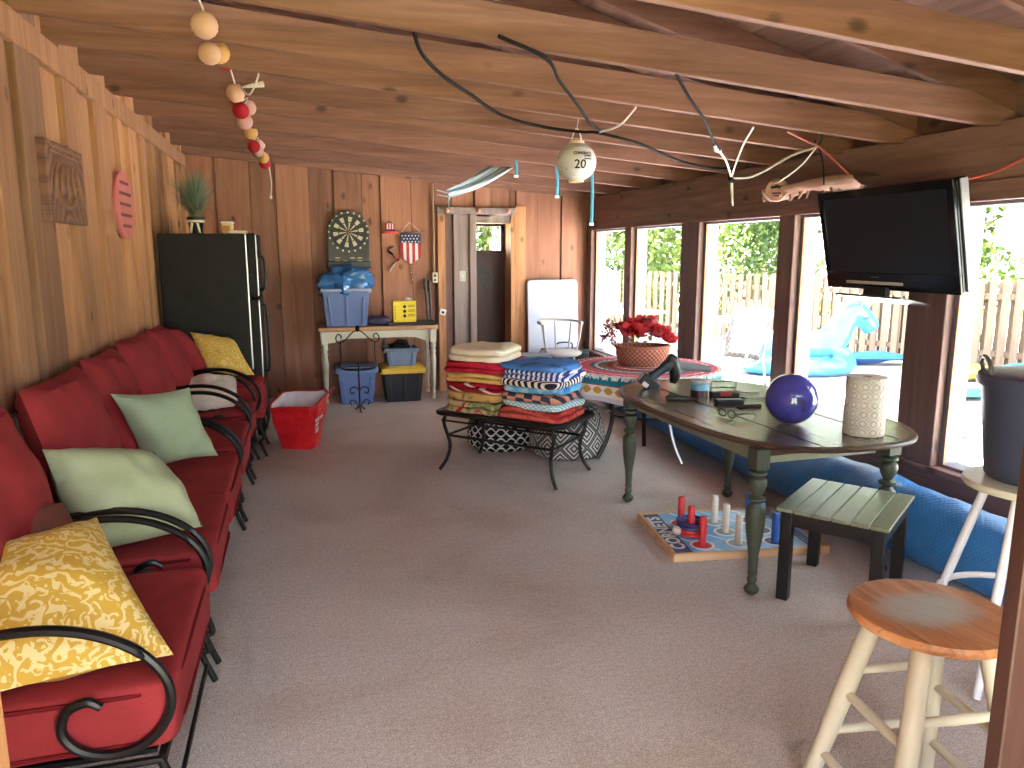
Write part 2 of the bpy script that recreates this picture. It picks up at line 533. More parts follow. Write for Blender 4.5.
for k, (a, b) in enumerate(posts):
    m = MB(); m.ct = rng.random(); m.box(WR - 0.01, WR + 0.05, a, b, 0.42, HZ)
    o = struct(m.build('trim_%d' % (14 + k), M['post'], smooth=False, bevel=0.004, seg=1))
M['reveal'] = plain('pale_painted_reveal', (122, 122, 134), 0.55, vary=0.05)
for k in range(len(posts) - 1):
    y1, y0 = posts[k][0], posts[k + 1][1]
    m = MB()
    m.box(WR + 0.05, WR + 0.17, y1 - 0.022, y1 + 0.06, 0.42, HZ); m.box(WR + 0.05, WR + 0.17, y0 - 0.06, y0 + 0.022, 0.42, HZ)
    m.box(WR + 0.05, WR + 0.17, y0, y1, HZ - 0.02, HZ + 0.03); m.box(WR + 0.05, WR + 0.17, y0, y1, 0.40, 0.435)
    wdw = struct(m.build('window_%d' % (k + 1), M['reveal'], smooth=False, bevel=0.003, seg=1))
    m = MB()
    for (a, b, c, d) in ((y0 + 0.022, y0 + 0.032, 0.435, HZ - 0.02), (y1 - 0.032, y1 - 0.022, 0.435, HZ - 0.02)):
        m.box(WR + 0.046, WR + 0.062, a, b, c, d)
    m.build('window_bead', M['tan_trim'], wdw, smooth=False)
    MB().box(WR + 0.145, WR + 0.15, y0 + 0.02, y1 - 0.02, 0.435, HZ - 0.02).build('pane', M['glass'], wdw, smooth=False)

# ceiling: joists, rafters and the boards above them
JY = [-0.2, 0.4, 1.05, 1.7, 2.35, 3.08, 3.72, 4.22, 4.86, 5.45, 6.15, 6.95, 7.75, 8.45]
rng = random.Random(9)
for k, yj in enumerate(JY):
    m = MB(); m.ct = rng.random()
    xa, xb = WL - 0.05, WR + 0.16
    poly = [(xa, zc(xa)), (xb - 0.25, zc(xb - 0.25)), (xb, zc(xb) + 0.02), (xb, zc(xb) + 0.07), (xb - 0.35, zc(xb - 0.35) + 0.148), (xa, zc(xa) + 0.148)]
    m.prism(poly, yj, yj + 0.042, lambda a, b, c: (a, c, b))
    struct(m.build('trim_%d' % (40 + k), M['joist'], smooth=False, bevel=0.003, seg=1))
    # sloping roof rafter beside the joist
    m = MB(); m.ct = rng.random() * 0.6
    zr = lambda x: 2.26 + 0.285 * (WR + 0.2 - x)
    poly = [(WL - 0.1, zr(WL - 0.1)), (WR + 1.05, zr(WR + 1.05)), (WR + 1.05, zr(WR + 1.05) + 0.16), (WL - 0.1, zr(WL - 0.1) + 0.16)]  # rafter tails and roof carried out unseen to keep sun off the windows
    m.prism(poly, yj + 0.05, yj + 0.09, lambda a, b, c: (a, c, b))
    struct(m.build('trim_%d' % (60 + k), M['joist'], smooth=False, bevel=0.003, seg=1))
m = MB(); x = WL - 0.3
while x < WR + 1.15:
    m.ct = rng.random(); x1 = x + 0.19
    m.add([(x, -1.0, zr(x) + 0.165), (x1 - 0.004, -1.0, zr(x1) + 0.165), (x1 - 0.004, WB + 0.3, zr(x1) + 0.165), (x, WB + 0.3, zr(x) + 0.165),
           (x, -1.0, zr(x) + 0.20), (x1 - 0.004, -1.0, zr(x1) + 0.20), (x1 - 0.004, WB + 0.3, zr(x1) + 0.20), (x, WB + 0.3, zr(x) + 0.20)],
          [(3, 2, 1, 0), (4, 5, 6, 7), (0, 1, 5, 4), (1, 2, 6, 5), (2, 3, 7, 6), (3, 0, 4, 7)])
    x = x1
m.ct = 0.3
m.prism([(WL - 0.3, zr(WL - 0.3) + 0.205), (WR + 1.15, zr(WR + 1.15) + 0.205), (WR + 1.15, zr(WR + 1.15) + 0.24), (WL - 0.3, zr(WL - 0.3) + 0.24)], -1.0, WB + 0.3, lambda a, b, c: (a, c, b))
struct(m.build('ceiling', M['roof'], smooth=False))
m = MB(); m.ct = 0.2; m.box(WR + 0.16, WR + 0.20, -1.0, WB + 0.1, 2.19, zr(WR + 0.18) + 0.165)  # board added above the header to stop outside light leaking in
struct(m.build('trim_84', M['header'], smooth=False))
# wall above the joists at the left and at the far gable
m = MB(); m.ct = 0.3
m.prism([(WL - 0.1, 2.9), (WR + 0.2, 2.2), (WR + 0.2, zr(WR + 0.2) + 0.17), (WL - 0.1, zr(WL - 0.1) + 0.17)], WB + 0.02, WB + 0.08, lambda a, b, c: (a, c, b))
struct(m.build('trim_80', M['roof'], smooth=False))
m = MB(); m.ct = 0.3; m.box(WL - 0.1, WL - 0.06, -1.0, WB + 0.1, 2.5, zr(WL) + 0.2)
struct(m.build('trim_81', M['roof'], smooth=False))
m = MB(); rng = random.Random(21)  # unseen wall added behind the camera to cut light from there
for (a, b, z0, z1) in ((WL, -0.4, 0, 2.9), (1.25, WR, 0, 2.4), (-0.4, 1.25, 2.05, 2.9)):
    x = a
    while x < b:
        m.ct = rng.random(); x1 = min(b, x + 0.22); m.box(x + .003, x1 - .003, -1.06, -1.0, z0, z1); x = x1
struct(m.build('wall_front_added', M['wall_back'], smooth=False))
# doorway boards beside the camera
m = MB(); m.ct = 0.35; m.box(1.218, 1.40, 0.966, 1.0, 0, 2.55); struct(m.build('trim_82', M['door_dark'], smooth=False, bevel=0.003, seg=1))
m = MB(); m.ct = 0.6; m.box(-0.56, -0.385, 0.966, 1.0, 0, 2.45); struct(m.build('trim_83', M['tan_trim'], smooth=False, bevel=0.003, seg=1))

# ------------------------------------------------------------------ outdoors
def deckmat():
    t = NT('weathered_deck'); o = t.obj(); a = t.attr('tone')
    n1 = t.noise(t.mapv(o, (1.2, 14, 1)), 1, 5)
    col = t.mul(t.ramp(n1, [(0.3, lin((132, 126, 124))), (0.7, lin((172, 168, 166)))]), t.ramp(a, [(0, K(0.88)), (1, K(1.1))]))
    return t.done(col, 0.85)
m = MB(); y = -3.0; rng = random.Random(2)
while y < 20:
    m.ct = rng.random(); m.box(WR + 0.16, 13.0, y, y + 0.138, -0.16, -0.12); y += 0.145
struct(m.build('deck', deckmat(), smooth=False))
t_ = NT('ground_earth'); o_ = t_.obj()
gm = t_.done(t_.ramp(t_.noise(o_, 0.8, 5), [(0.3, lin((90, 96, 60))), (0.7, lin((140, 138, 92)))]), 0.95)
struct(MB().box(-20, 60, -25, 60, -0.4, -0.3).build('ground', gm, smooth=False))

# shadow-box fence along the far side of the deck
F0, F1 = Vector((6.4, 16.4, 0)), Vector((11.6, 5.2, 0))
fd = (F1 - F0).normalized(); fn_ = Vector((-fd.y, fd.x, 0)); L = (F1 - F0).length
M['fence'] = wood('pale_fence_wood', ((82, 66, 54), (110, 90, 74), (130, 108, 90)), 2, 6, 0.8, knots=False, tone=0.16)
fence = thing('board_fence', 'weathered tan board fence along the far edge of the pool deck', 'fence', tuple((F0 + F1) / 2 + Vector((0, 0, -0.12))))
mf, mk = MB(), MB(); s = 0.0; rng = random.Random(4)
def upright(mb, s, off, wd, th, z0, z1):
    c = F0 + fd * s + fn_ * off
    mb.bar(c + Vector((0, 0, z0)), c + Vector((0, 0, z1)), th, wd, up=fd)
while s < L:
    mf.ct = rng.random(); upright(mf, s, -0.05, 0.10, 0.02, -0.08, 1.2 + rng.uniform(-.012, .012))
    mk.ct = rng.random(); upright(mk, s + 0.085, 0.05, 0.10, 0.02, -0.08, 1.19 + rng.uniform(-.012, .012))
    s += 0.17
mf.build('front_pickets', M['fence'], fence, world=True, smooth=False)
mk.build('rear_pickets', M['fence'], fence, world=True, smooth=False)
for z in (0.1, 0.95):
    r = MB(); r.ct = 0.4; r.bar(F0 + Vector((0, 0, z)), F1 + Vector((0, 0, z)), 0.06, 0.09); r.build('rail', M['fence'], fence, world=True, smooth=False)
s = 0.1
while s < L:
    r = MB(); r.ct = 0.3; upright(r, s, 0, 0.085, 0.075, -0.12, 1.18); r.build('fence_post', M['fence'], fence, world=True, smooth=False); s += 2.3

def leafmat(name, c0, c1):
    t = NT(name); a = t.attr('tone')
    col = t.ramp(a, [(0, lin(c0)), (1, lin(c1))])
    t.b.inputs['Transmission Weight'].default_value = 0.0
    m_ = t.done(col, 0.6, 0, 0.3)
    tl = t.n('ShaderNodeBsdfTranslucent'); t.put(col, tl.inputs[0])
    mx = t.n('ShaderNodeMixShader'); mx.inputs[0].default_value = 0.4
    t.t.links.new(t.b.outputs[0], mx.inputs[1]); t.t.links.new(tl.outputs[0], mx.inputs[2]); t.t.links.new(mx.outputs[0], t.out.inputs[0])
    return m_
LEAF = [leafmat('bright_leaves', (46, 66, 24), (112, 134, 62)), leafmat('deep_leaves', (30, 46, 22), (84, 108, 56)), leafmat('yellow_leaves', (92, 100, 30), (156, 156, 66))]
M['bark'] = wood('tree_bark', ((86, 72, 62), (130, 112, 100), (170, 152, 138)), 2, 6, 0.9, knots=False)
def leaves(mb, c, rx, ry, rz, n, size, rng):
    c = Vector(c)
    for _ in range(n):
        while True:
            p = Vector((rng.uniform(-1, 1), rng.uniform(-1, 1), rng.uniform(-1, 1)))
            if p.length < 1: break
        p = p * (0.55 + 0.45 * rng.random()) / max(p.length, 0.35) * min(1, p.length + 0.3)
        q = c + Vector((p.x * rx, p.y * ry, p.z * rz))
        d = Vector((rng.gauss(0, 1), rng.gauss(0, 1), rng.gauss(0, 1))).normalized(); e = d.orthogonal().normalized()
        e = Matrix.Rotation(rng.uniform(0, 6.28), 3, d) @ e; g = d.cross(e); s = size * rng.uniform(0.6, 1.3)
        mb.ct = rng.random()
        mb.add([q - e * s, q + g * s * 0.5, q + e * s, q - g * s * 0.5], [(0, 1, 2, 3)])
TREES = [  # x, y, height, crown radius, leaf kind, label
    (8.2, 21.0, 6.5, 2.6, 1, 'dark leafy tree seen through the farthest window above the fence'),
    (10.6, 19.0, 7.2, 2.3, 0, 'bright green tree behind the fence seen through the second window from the back'),
    (11.8, 16.2, 7.6, 2.4, 1, 'tree with grey branching trunk behind the fence in the middle window'),
    (13.0, 13.6, 6.8, 2.2, 0, 'light green tree behind the fence between the middle window and the television'),
    (14.6, 11.0, 7.0, 2.3, 1, 'deep green tree behind the fence beyond the television'),
    (13.9, 8.4, 5.8, 1.9, 0, 'sunlit tree with a pale trunk behind the fence in the nearest window'),
    (15.4, 6.0, 7.0, 2.4, 1, 'tree at the near end of the fence at the right edge')]
for k, (x, y, h, r, kind, lab) in enumerate(TREES):
    rng = random.Random(50 + k)
    t = thing('leafy_tree', lab, 'tree', (x, y, -0.3), 0, 'trees beyond the fence')
    tr = MB(); top = Vector((rng.uniform(-.3, .3), rng.uniform(-.3, .3), h * 0.75))
    tr.tube(catmull([(0, 0, 0), (0.08, 0.03, h * 0.25), (-0.05, 0.1, h * 0.5), top], 5), [0.17 - 0.008 * i for i in range(16)], 9)
    for b in range(6):
        a = rng.uniform(0, 6.28); z0 = h * rng.uniform(0.25, 0.6)
        tr.tube(catmull([(0, 0.05, z0), (cos(a) * r * .35, sin(a) * r * .35, z0 + .5), (cos(a) * r * .75, sin(a) * r * .75, z0 + .9)], 4), [0.07 - 0.006 * i for i in range(9)], 6)
    tr.build('trunk', M['bark'], t)
    lv = MB()
    for b in range(15):
        a = rng.uniform(0, 6.28); rr = r * rng.uniform(0.2, 0.85); z0 = rng.uniform(0.18, 0.92) * h
        leaves(lv, (cos(a) * rr, sin(a) * rr, z0), r * .5, r * .5, r * .4, 420, 0.10, rng)
    lv.build('crown', LEAF[kind], t, smooth=False)
FAR = [(13.5, 30, 'tall far tree filling the farthest window above the fence'), (18, 27, 'tall far tree rising behind the second window trees'), (21, 22.5, 'tall far tree behind the middle window trees'),
       (23, 17.5, 'tall far tree behind the trees left of the television'), (24, 12, 'tall far tree behind the television'), (24, 6.5, 'tall far tree behind the nearest window'), (8, 33, 'tall far tree at the left end of the tree row'), (19.5, 9.2, 'tall far tree between the two right hand trunks in the nearest window'), (18, 4.5, 'tall far tree at the right edge of the nearest window')]
for k, (x, y, lab) in enumerate(FAR):
    rng = random.Random(150 + k)
    t = thing('leafy_tree', lab, 'tree', (x, y, -0.3), 0, 'trees beyond the fence')
    tr = MB(); tr.tube(catmull([(0, 0, 0), (.1, .05, 3), (-.1, .1, 6), (0, 0, 9)], 4), [.3 - .018 * i for i in range(13)], 9); tr.build('trunk', M['bark'], t)
    lv = MB()
    for b in range(16):
        a = rng.uniform(0, 6.28); rr = rng.uniform(0, 2.0); leaves(lv, (cos(a) * rr, sin(a) * rr, rng.uniform(.8, 9.5)), 1.5, 1.5, 1.3, 330, .17, rng)
    lv.build('crown', LEAF[1], t, smooth=False)
SHADE = [(11.6, 7.0, 'added tall tree at the near end of the fence, its unseen crown shading the deck'), (11.0, 10.2, 'added tall tree halfway along the fence, its unseen crown shading the blue float'), (9.6, 13.4, 'added tall tree at the far end of the fence, its unseen crown giving shade')]  # trees added so their crowns shade float and fence from the sun
for k, (x, y, lab) in enumerate(SHADE):
    rng = random.Random(250 + k)
    t = thing('added_shade_tree', lab, 'tree', (x + 2.4, y + .3, -0.3), 0, 'added trees shading the deck')
    tr = MB(); tr.tube(catmull([(0, 0, 0), (.05, .05, 3), (-.3, .0, 6), (-1.6, -.2, 8.4)], 5), [.26 - .01 * i for i in range(16)], 9)
    for b in range(5):
        a = rng.uniform(0, 6.28); tr.tube([(-.3, 0, 6), (-1.2 + cos(a), sin(a), 7.4), (-1.6 + 2 * cos(a), 2 * sin(a), 8.4)], [.12, .08, .03], 7)
    tr.build('trunk', M['bark'], t)
    lv = MB()
    for b in range(22):
        a = rng.uniform(0, 6.28); rr = 2.5 * sqrt(rng.random()); leaves(lv, (-2.0 + cos(a) * rr, sin(a) * rr, rng.uniform(7.4, 9.6)), 1.0, 1.0, .7, 260, .19, rng)
    lv.build('crown', LEAF[0], t, smooth=False)
BUSH = [(8.0, 14.2, .55, 'yellow green shrub showing between fence boards behind the lounge chair'),
        (8.9, 12.2, .6, 'yellow green shrub showing between fence boards behind the blue float body'),
        (10.0, 9.9, .6, 'yellow green shrub showing between fence boards under the television'),
        (7.4, 15.4, .5, 'yellow green shrub behind the fence in the second window from the back')]
for k, (x, y, r, lab) in enumerate(BUSH):
    rng = random.Random(90 + k); off = fn_ * (-0.0)
    s_ = (Vector((x, y, 0)) - F0).dot(fd); p = F0 + fd * s_ + fn_ * (0.75)
    if (p - Vector((0, 0, 0))).length < (F0 + fd * s_).length:
        p = F0 + fd * s_ - fn_ * 0.75
    t = thing('leafy_shrub', lab, 'shrub', (p.x, p.y, -0.3), 0, 'shrubs at the fence')
    lv = MB(); leaves(lv, (0, 0, 0.65), r, r, 0.6, 900, 0.07, rng); lv.build('foliage', LEAF[2], t, smooth=False)
    st = MB()
    for b in range(5):
        a = b * 1.25; st.tube([(0, 0, 0), (cos(a) * .15, sin(a) * .15, 0.4), (cos(a) * .3, sin(a) * .3, 0.75)], [0.02, 0.015, 0.008], 6)
    st.build('stem', M['bark'], t)

# blue inflatable unicorn float
M['float_blue'] = plain('light_blue_vinyl', (52, 118, 172), 0.28, vary=0.05, nscale=3)
M['float_dark'] = plain('blue_vinyl', (34, 76, 140), 0.28, vary=0.05)
M['float_white'] = plain('white_vinyl', (130, 138, 148), 0.3, vary=0.03)
FL = thing('inflatable_float', 'large light blue inflatable unicorn pool float on the deck', 'pool float', (6.9, 9.1, -0.12), -radians(15.6))
m = MB()
m.tube(catmull([(-0.85, -0.0, 0.42), (-0.6, 0, 0.40), (-0.2, 0, 0.40), (0.25, 0, 0.40), (0.5, 0, 0.42)], 5), [0.05, 0.12, 0.17, 0.20, 0.215, 0.22] + [0.225] * 12 + [0.21, 0.17, 0.10], 14)
m.tube(catmull([(-0.75, -0.1, 0.15), (-0.3, -0.26, 0.13), (0.25, -0.26, 0.13), (0.55, -0.1, 0.15), (0.55, 0.12, 0.15), (0.2, 0.28, 0.13), (-0.35, 0.28, 0.13), (-0.75, 0.12, 0.15)], 5, True), 0.13, 12, closed=True)
m.tube(catmull([(0.25, 0, 0.38), (0.42, 0, 0.55), (0.52, 0, 0.75), (0.62, 0, 0.88)], 5), [0.25, 0.245, 0.24, 0.23, 0.215, 0.2, 0.19, 0.18, 0.175, 0.17, 0.168, 0.165, 0.163, 0.162, 0.16, 0.155], 14)
m.tube(catmull([(0.52, 0, 0.86), (0.66, 0, 0.87), (0.80, 0, 0.78), (0.90, 0, 0.66), (0.93, 0, 0.62)], 5), [0.08, 0.13, 0.155, 0.165, 0.17, 0.172, 0.17, 0.162, 0.155, 0.148, 0.14, 0.13, 0.128, 0.128, 0.128, 0.125, 0.12, 0.11, 0.095, 0.07, 0.035], 14)
m.tube(catmull([(0.30, -0.2, 0.28), (0.46, -0.24, 0.33), (0.42, -0.26, 0.20)], 5), [0.06, 0.08, 0.09, 0.095, 0.095, 0.09, 0.085, 0.08, 0.07, 0.05, 0.02], 10)
m.tube(catmull([(-0.55, -0.05, 0.30), (-0.8, -0.02, 0.45), (-0.98, 0, 0.70), (-1.02, 0, 0.82)], 5), [0.14, 0.14, 0.13, 0.12, 0.11, 0.1, 0.095, 0.09, 0.085, 0.08, 0.075, 0.07, 0.06, 0.05, 0.035, 0.01], 10)
body = m.build('float_body', M['float_blue'], FL)
rm = body.modifiers.new('weld', 'REMESH'); rm.mode = 'VOXEL'; rm.voxel_size = 0.018; rm.use_smooth_shade = True
sm = body.modifiers.new('soft', 'SMOOTH'); sm.iterations = 6; sm.factor = 0.5
m = MB()
for k in range(7):
    a = k / 6; p = Vector((0.62 - 0.38 * a, 0, 1.04 - 0.5 * a * a - 0.08 * a))
    m.ball(p, 0.085 - 0.01 * k, 0.06, 0.07, 12, 8)
m.build('mane', M['float_white'], FL)
m = MB(); m.tube(catmull([(0.50, -0.05, 0.90), (0.58, -0.1, 1.0), (0.72, -0.1, 1.02)], 4), [0.02, 0.024, 0.028, 0.028, 0.028, 0.026, 0.024, 0.02, 0.008], 8)
m.build('mane_stripe', M['float_dark'], FL)
for s in (-1, 1):
    e = MB(); e.lathe([(0.05, 0), (0.045, 0.05), (0.0, 0.14)], 10, (0.68, s * 0.09, 0.98), Ry(0.2) @ Rx(-s * 0.3)); e.build('ear', M['float_blue'], FL)
    e = MB(); e.tube([(0.74 + 0.05 * cos(a), s * 0.152 - s * 0.004 * abs(a - 4.7), 0.84 + 0.035 * sin(a)) for a in [3.3 + 0.28 * i for i in range(11)]], 0.008, 6)
    for q in range(3):
        a = 4.0 + q * 0.7; e.cyl((0.74 + 0.05 * cos(a), s * 0.155, 0.84 + 0.035 * sin(a)), (0.74 + 0.085 * cos(a), s * 0.165, 0.84 + 0.07 * sin(a)), 0.006, 0.003, 6)
    e.build('eye', M['black'], FL)
e = MB(); e.lathe([(0.04, 0), (0.032, 0.06), (0.02, 0.13), (0.0, 0.22)], 12, (0.80, 0, 0.93), Ry(0.7)); e.build('horn', M['float_white'], FL)

# sling lounge chair, patio tables, floats and mats on the deck
def weave(name, c0, c1, s=60.0):
    t = NT(name); o = t.obj(); x, y, z = t.sep(t.mapv(o, (s, s, s)))
    f = t.math('MULTIPLY', t.math('SINE', t.math('MULTIPLY', t.math('ADD', x, y), 6.0)), t.math('SINE', t.math('MULTIPLY', z, 6.0)))
    col = t.mix(t.step(f, -0.3, 0.3), lin(c0), lin(c1))
    return t.done(col, 0.8)
M['sling'] = weave('grey_sling_mesh', (62, 58, 58), (84, 80, 78), 14)
M['grey_frame'] = plain('grey_metal_frame', (92, 90, 92), 0.4, 0.5)
LC = thing('lounge_chair', 'reclining patio chair with grey mesh sling outside the middle window', 'patio chair', (5.35, 8.5, -0.12), radians(-60))
m = MB(); m.grid(lambda u, v: ((u - .5) * .5, 0.22 + 0.26 * v, 0.34 + 0.62 * v + 0.03 * sin(v * 3.1)), 6, 10); m.grid(lambda u, v: ((u - .5) * .5, 0.22 - 0.9 * v, 0.34 + 0.03 * sin(v * 6)), 6, 10)
o = m.build('sling', M['sling'], LC); sd_ = o.modifiers.new('t', 'SOLIDIFY'); sd_.thickness = 0.012
m = MB()
for s in (-1, 1):
    m.tube(catmull([(s * .27, -0.68, 0.33), (s * .27, 0.2, 0.33), (s * .27, 0.3, 0.5), (s * .27, 0.5, 0.97)], 5), 0.018, 8)
m.cyl((-.27, .5, .97), (.27, .5, .97), 0.018); m.cyl((-.27, -.68, .33), (.27, -.68, .33), 0.018)
m.build('frame', M['grey_frame'], LC)
for s in (-1, 1):
    for yy in (-0.6, 0.3):
        MB().tube([(s * .27, yy, 0.33), (s * .3, yy + .04, 0.0)], 0.017, 8).build('leg', M['grey_frame'], LC)
    MB().tube(catmull([(s * .29, -0.25, 0.34), (s * .32, -0.2, 0.54), (s * .32, 0.1, 0.56), (s * .29, 0.33, 0.6)], 4), 0.02, 8).build('armrest', M['grey_frame'], LC)

M['pale_yellow'] = plain('pale_yellow_top', (150, 142, 72), 0.5, vary=0.06)
def patio_table(x, y, h, r, lab):
    t = thing('patio_table', lab, 'table', (x, y, -0.12), 0, 'round patio tables on the deck')
    MB().lathe([(0, h - .02), (r, h - .02), (r + .01, h - .01), (r, h), (0, h)], 32).build('table_top', M['pale_yellow'], t)
    MB().cyl((0, 0, 0.02), (0, 0, h - .02), 0.03).build('pedestal', M['grey_frame'], t)
    MB().lathe([(0, 0), (.22, 0), (.2, .03), (0.03, .05)], 24).build('base', M['grey_frame'], t)
patio_table(6.05, 10.0, 0.74, 0.42, 'round pale yellow patio table behind the grey lounge chair')
patio_table(5.4, 11.6, 0.74, 0.5, 'round pale yellow patio table outside the second window from the back')

def vinyl_mat(corners, t, mat, lab, name='pool_float', cat='pool float', seed=0.0, grp=None, wr=0.03):
    m = MB(); m.pillow(*corners, t, 14, 0.6, 0.04, wr, seed)
    z0 = min(p.z for p in m.v)
    m.v = [p - Vector((0, 0, z0 + 0.12)) for p in m.v]
    return place_world(m, name, mat, lab, cat, grp)
M['v_yellow'] = plain('yellow_vinyl', (160, 146, 60), 0.35, vary=0.06); M['v_teal'] = plain('teal_vinyl', (34, 116, 126), 0.35, vary=0.08); M['v_blue'] = plain('bright_blue_vinyl', (26, 84, 150), 0.35, vary=0.1)
def quad(cx, cy, lx, ly, a, z=0.0):
    R = Rz(a); return [tuple(Vector((cx, cy, z)) + R @ Vector(p)) for p in ((-lx, ly, 0), (lx, ly, 0), (lx, -ly, 0), (-lx, -ly, 0))]
vinyl_mat(quad(8.5, 8.1, .62, .3, -0.3), 0.22, M['v_yellow'], 'yellow inflatable mat lying on the deck before the fence', seed=1)
vinyl_mat(quad(9.45, 7.4, .7, .35, -0.35), 0.3, M['v_teal'], 'teal inflatable mat on the deck at the right of the yellow one', seed=2)
vinyl_mat(quad(7.9, 6.9, .75, .2, -0.2), 0.09, M['v_teal'], 'flattened teal vinyl float on the deck in the nearest window', seed=3)
vinyl_mat(quad(8.35, 9.6, .7, .22, -0.3), 0.16, M['v_blue'], 'bright blue vinyl float lying behind the unicorn head', seed=4)
vinyl_mat(quad(5.9, 4.9, .32, .14, 0.5), 0.07, M['v_blue'], 'crumpled blue float on the deck near the nearest window', seed=5, wr=0.06)
vinyl_mat(quad(5.6, 5.6, .5, .16, -0.2), 0.08, M['float_white'], 'crumpled white vinyl sheet on the deck beside the crumpled blue float', name='vinyl_sheet', cat='sheet', seed=6, wr=0.05)
vinyl_mat(quad(4.9, 6.9, .3, .2, 0.4), 0.08, M['v_blue'], 'blue cloth on the deck behind the oval table and paper towels', name='deck_cloth', cat='cloth', seed=7, wr=0.05)
t_ = NT('hatched_mat'); x_, y_, z_ = t_.sep(t_.mapv(t_.obj(), (40, 40, 1)))
fm = t_.done(t_.mix(t_.step(t_.math('SINE', t_.math('MULTIPLY', t_.math('ADD', x_, y_), 3.0)), -.2, .2), lin((120, 112, 108)), lin((190, 182, 176))), 0.8)
MATT = place(MB().box(-.34, .34, -.22, .22, 0, 0.015), 'door_mat', fm, (4.75, 4.25, -0.12), 'grey hatched mat on the deck just outside the nearest window', 'mat', rz=-.25, smooth=False)
# white net leaning on the fence (farthest window)
NET = thing('skimmer_net', 'round white mesh net on a pole outside the farthest window', 'net', (5.0, 12.2, -0.12), -0.4)
MB().tube([(0.32 * cos(a), 0, 1.05 + 0.42 * sin(a)) for a in [i * pi / 14 for i in range(28)]], 0.015, 6, closed=True).build('rim', M['white'], NET)
m = MB(); m.lathe([(0.31, 0), (0.22, 0.05), (0.1, 0.09), (0.0, 0.1)], 24, (0, 0, 1.05), Rx(pi / 2), sy=1.33); m.build('mesh_bag', weave('white_net', (168, 168, 170), (226, 226, 228), 30), NET)
MB().cyl((0, 0, 0), (0, 0, .64), 0.016).build('pole', M['white'], NET)
# dark patio chair whose arm shows behind the bin
PC = thing('patio_armchair', 'dark grey patio armchair outside behind the black bin', 'patio chair', (4.75, 3.45, -0.12), radians(60))
MB().slab((0, 0, .42), .55, .55, .06, pw=.4).build('seat', M['grey_frame'], PC)
m = MB(); m.grid(lambda u, v: ((u - .5) * .5, .26 + .1 * v, .45 + .5 * v), 6, 8); o = m.build('backrest', M['sling'], PC); o.modifiers.new('t', 'SOLIDIFY').thickness = .03
for s in (-1, 1):
    MB().slab((s * .3, -.02, .66), .07, .5, .05, pw=.5).build('armrest', M['grey_frame'], PC)
    for yy in (-.24, .26):
        MB().cyl((s * .29, yy, 0), (s * .29, yy * .9, .65), .018, .018, 8).build('leg', M['grey_frame'], PC)
# ================================================================== INDOORS
# ------------------------------------------------------------------ red seating along the left wall
M['red'] = fabric('red_cushion_fabric', (142, 46, 50), 300, 0.12)
M['red_pipe'] = fabric('dark_red_piping', (104, 20, 26), 300, 0.1)
def armrest(y, fz, t, dx=0.0):
    """scrolled iron arm lying in the plane Y = y"""
    P = [(-1.0, .62 + fz), (-.86, .655 + fz), (-.70, .668 + fz), (-.57, .645 + fz), (-.46, .585 + fz), (-.395, .50 + fz), (-.385, .41 + fz), (-.43, .33 + fz), (-.515, .295 + fz),
         (-.60, .315 + fz), (-.645, .37 + fz), (-.635, .43 + fz), (-.585, .455 + fz), (-.55, .435 + fz)]
    pts = catmull([(x + dx, y, z) for x, z in P], 6)
    n = len(pts)
    m = MB(); m.tube(pts, [0.0135] * (n - 6) + [0.013, 0.0125, 0.012, 0.0115, 0.011, 0.012], 8)
    return m.build('armrest', M['iron'], t, world=True), pts
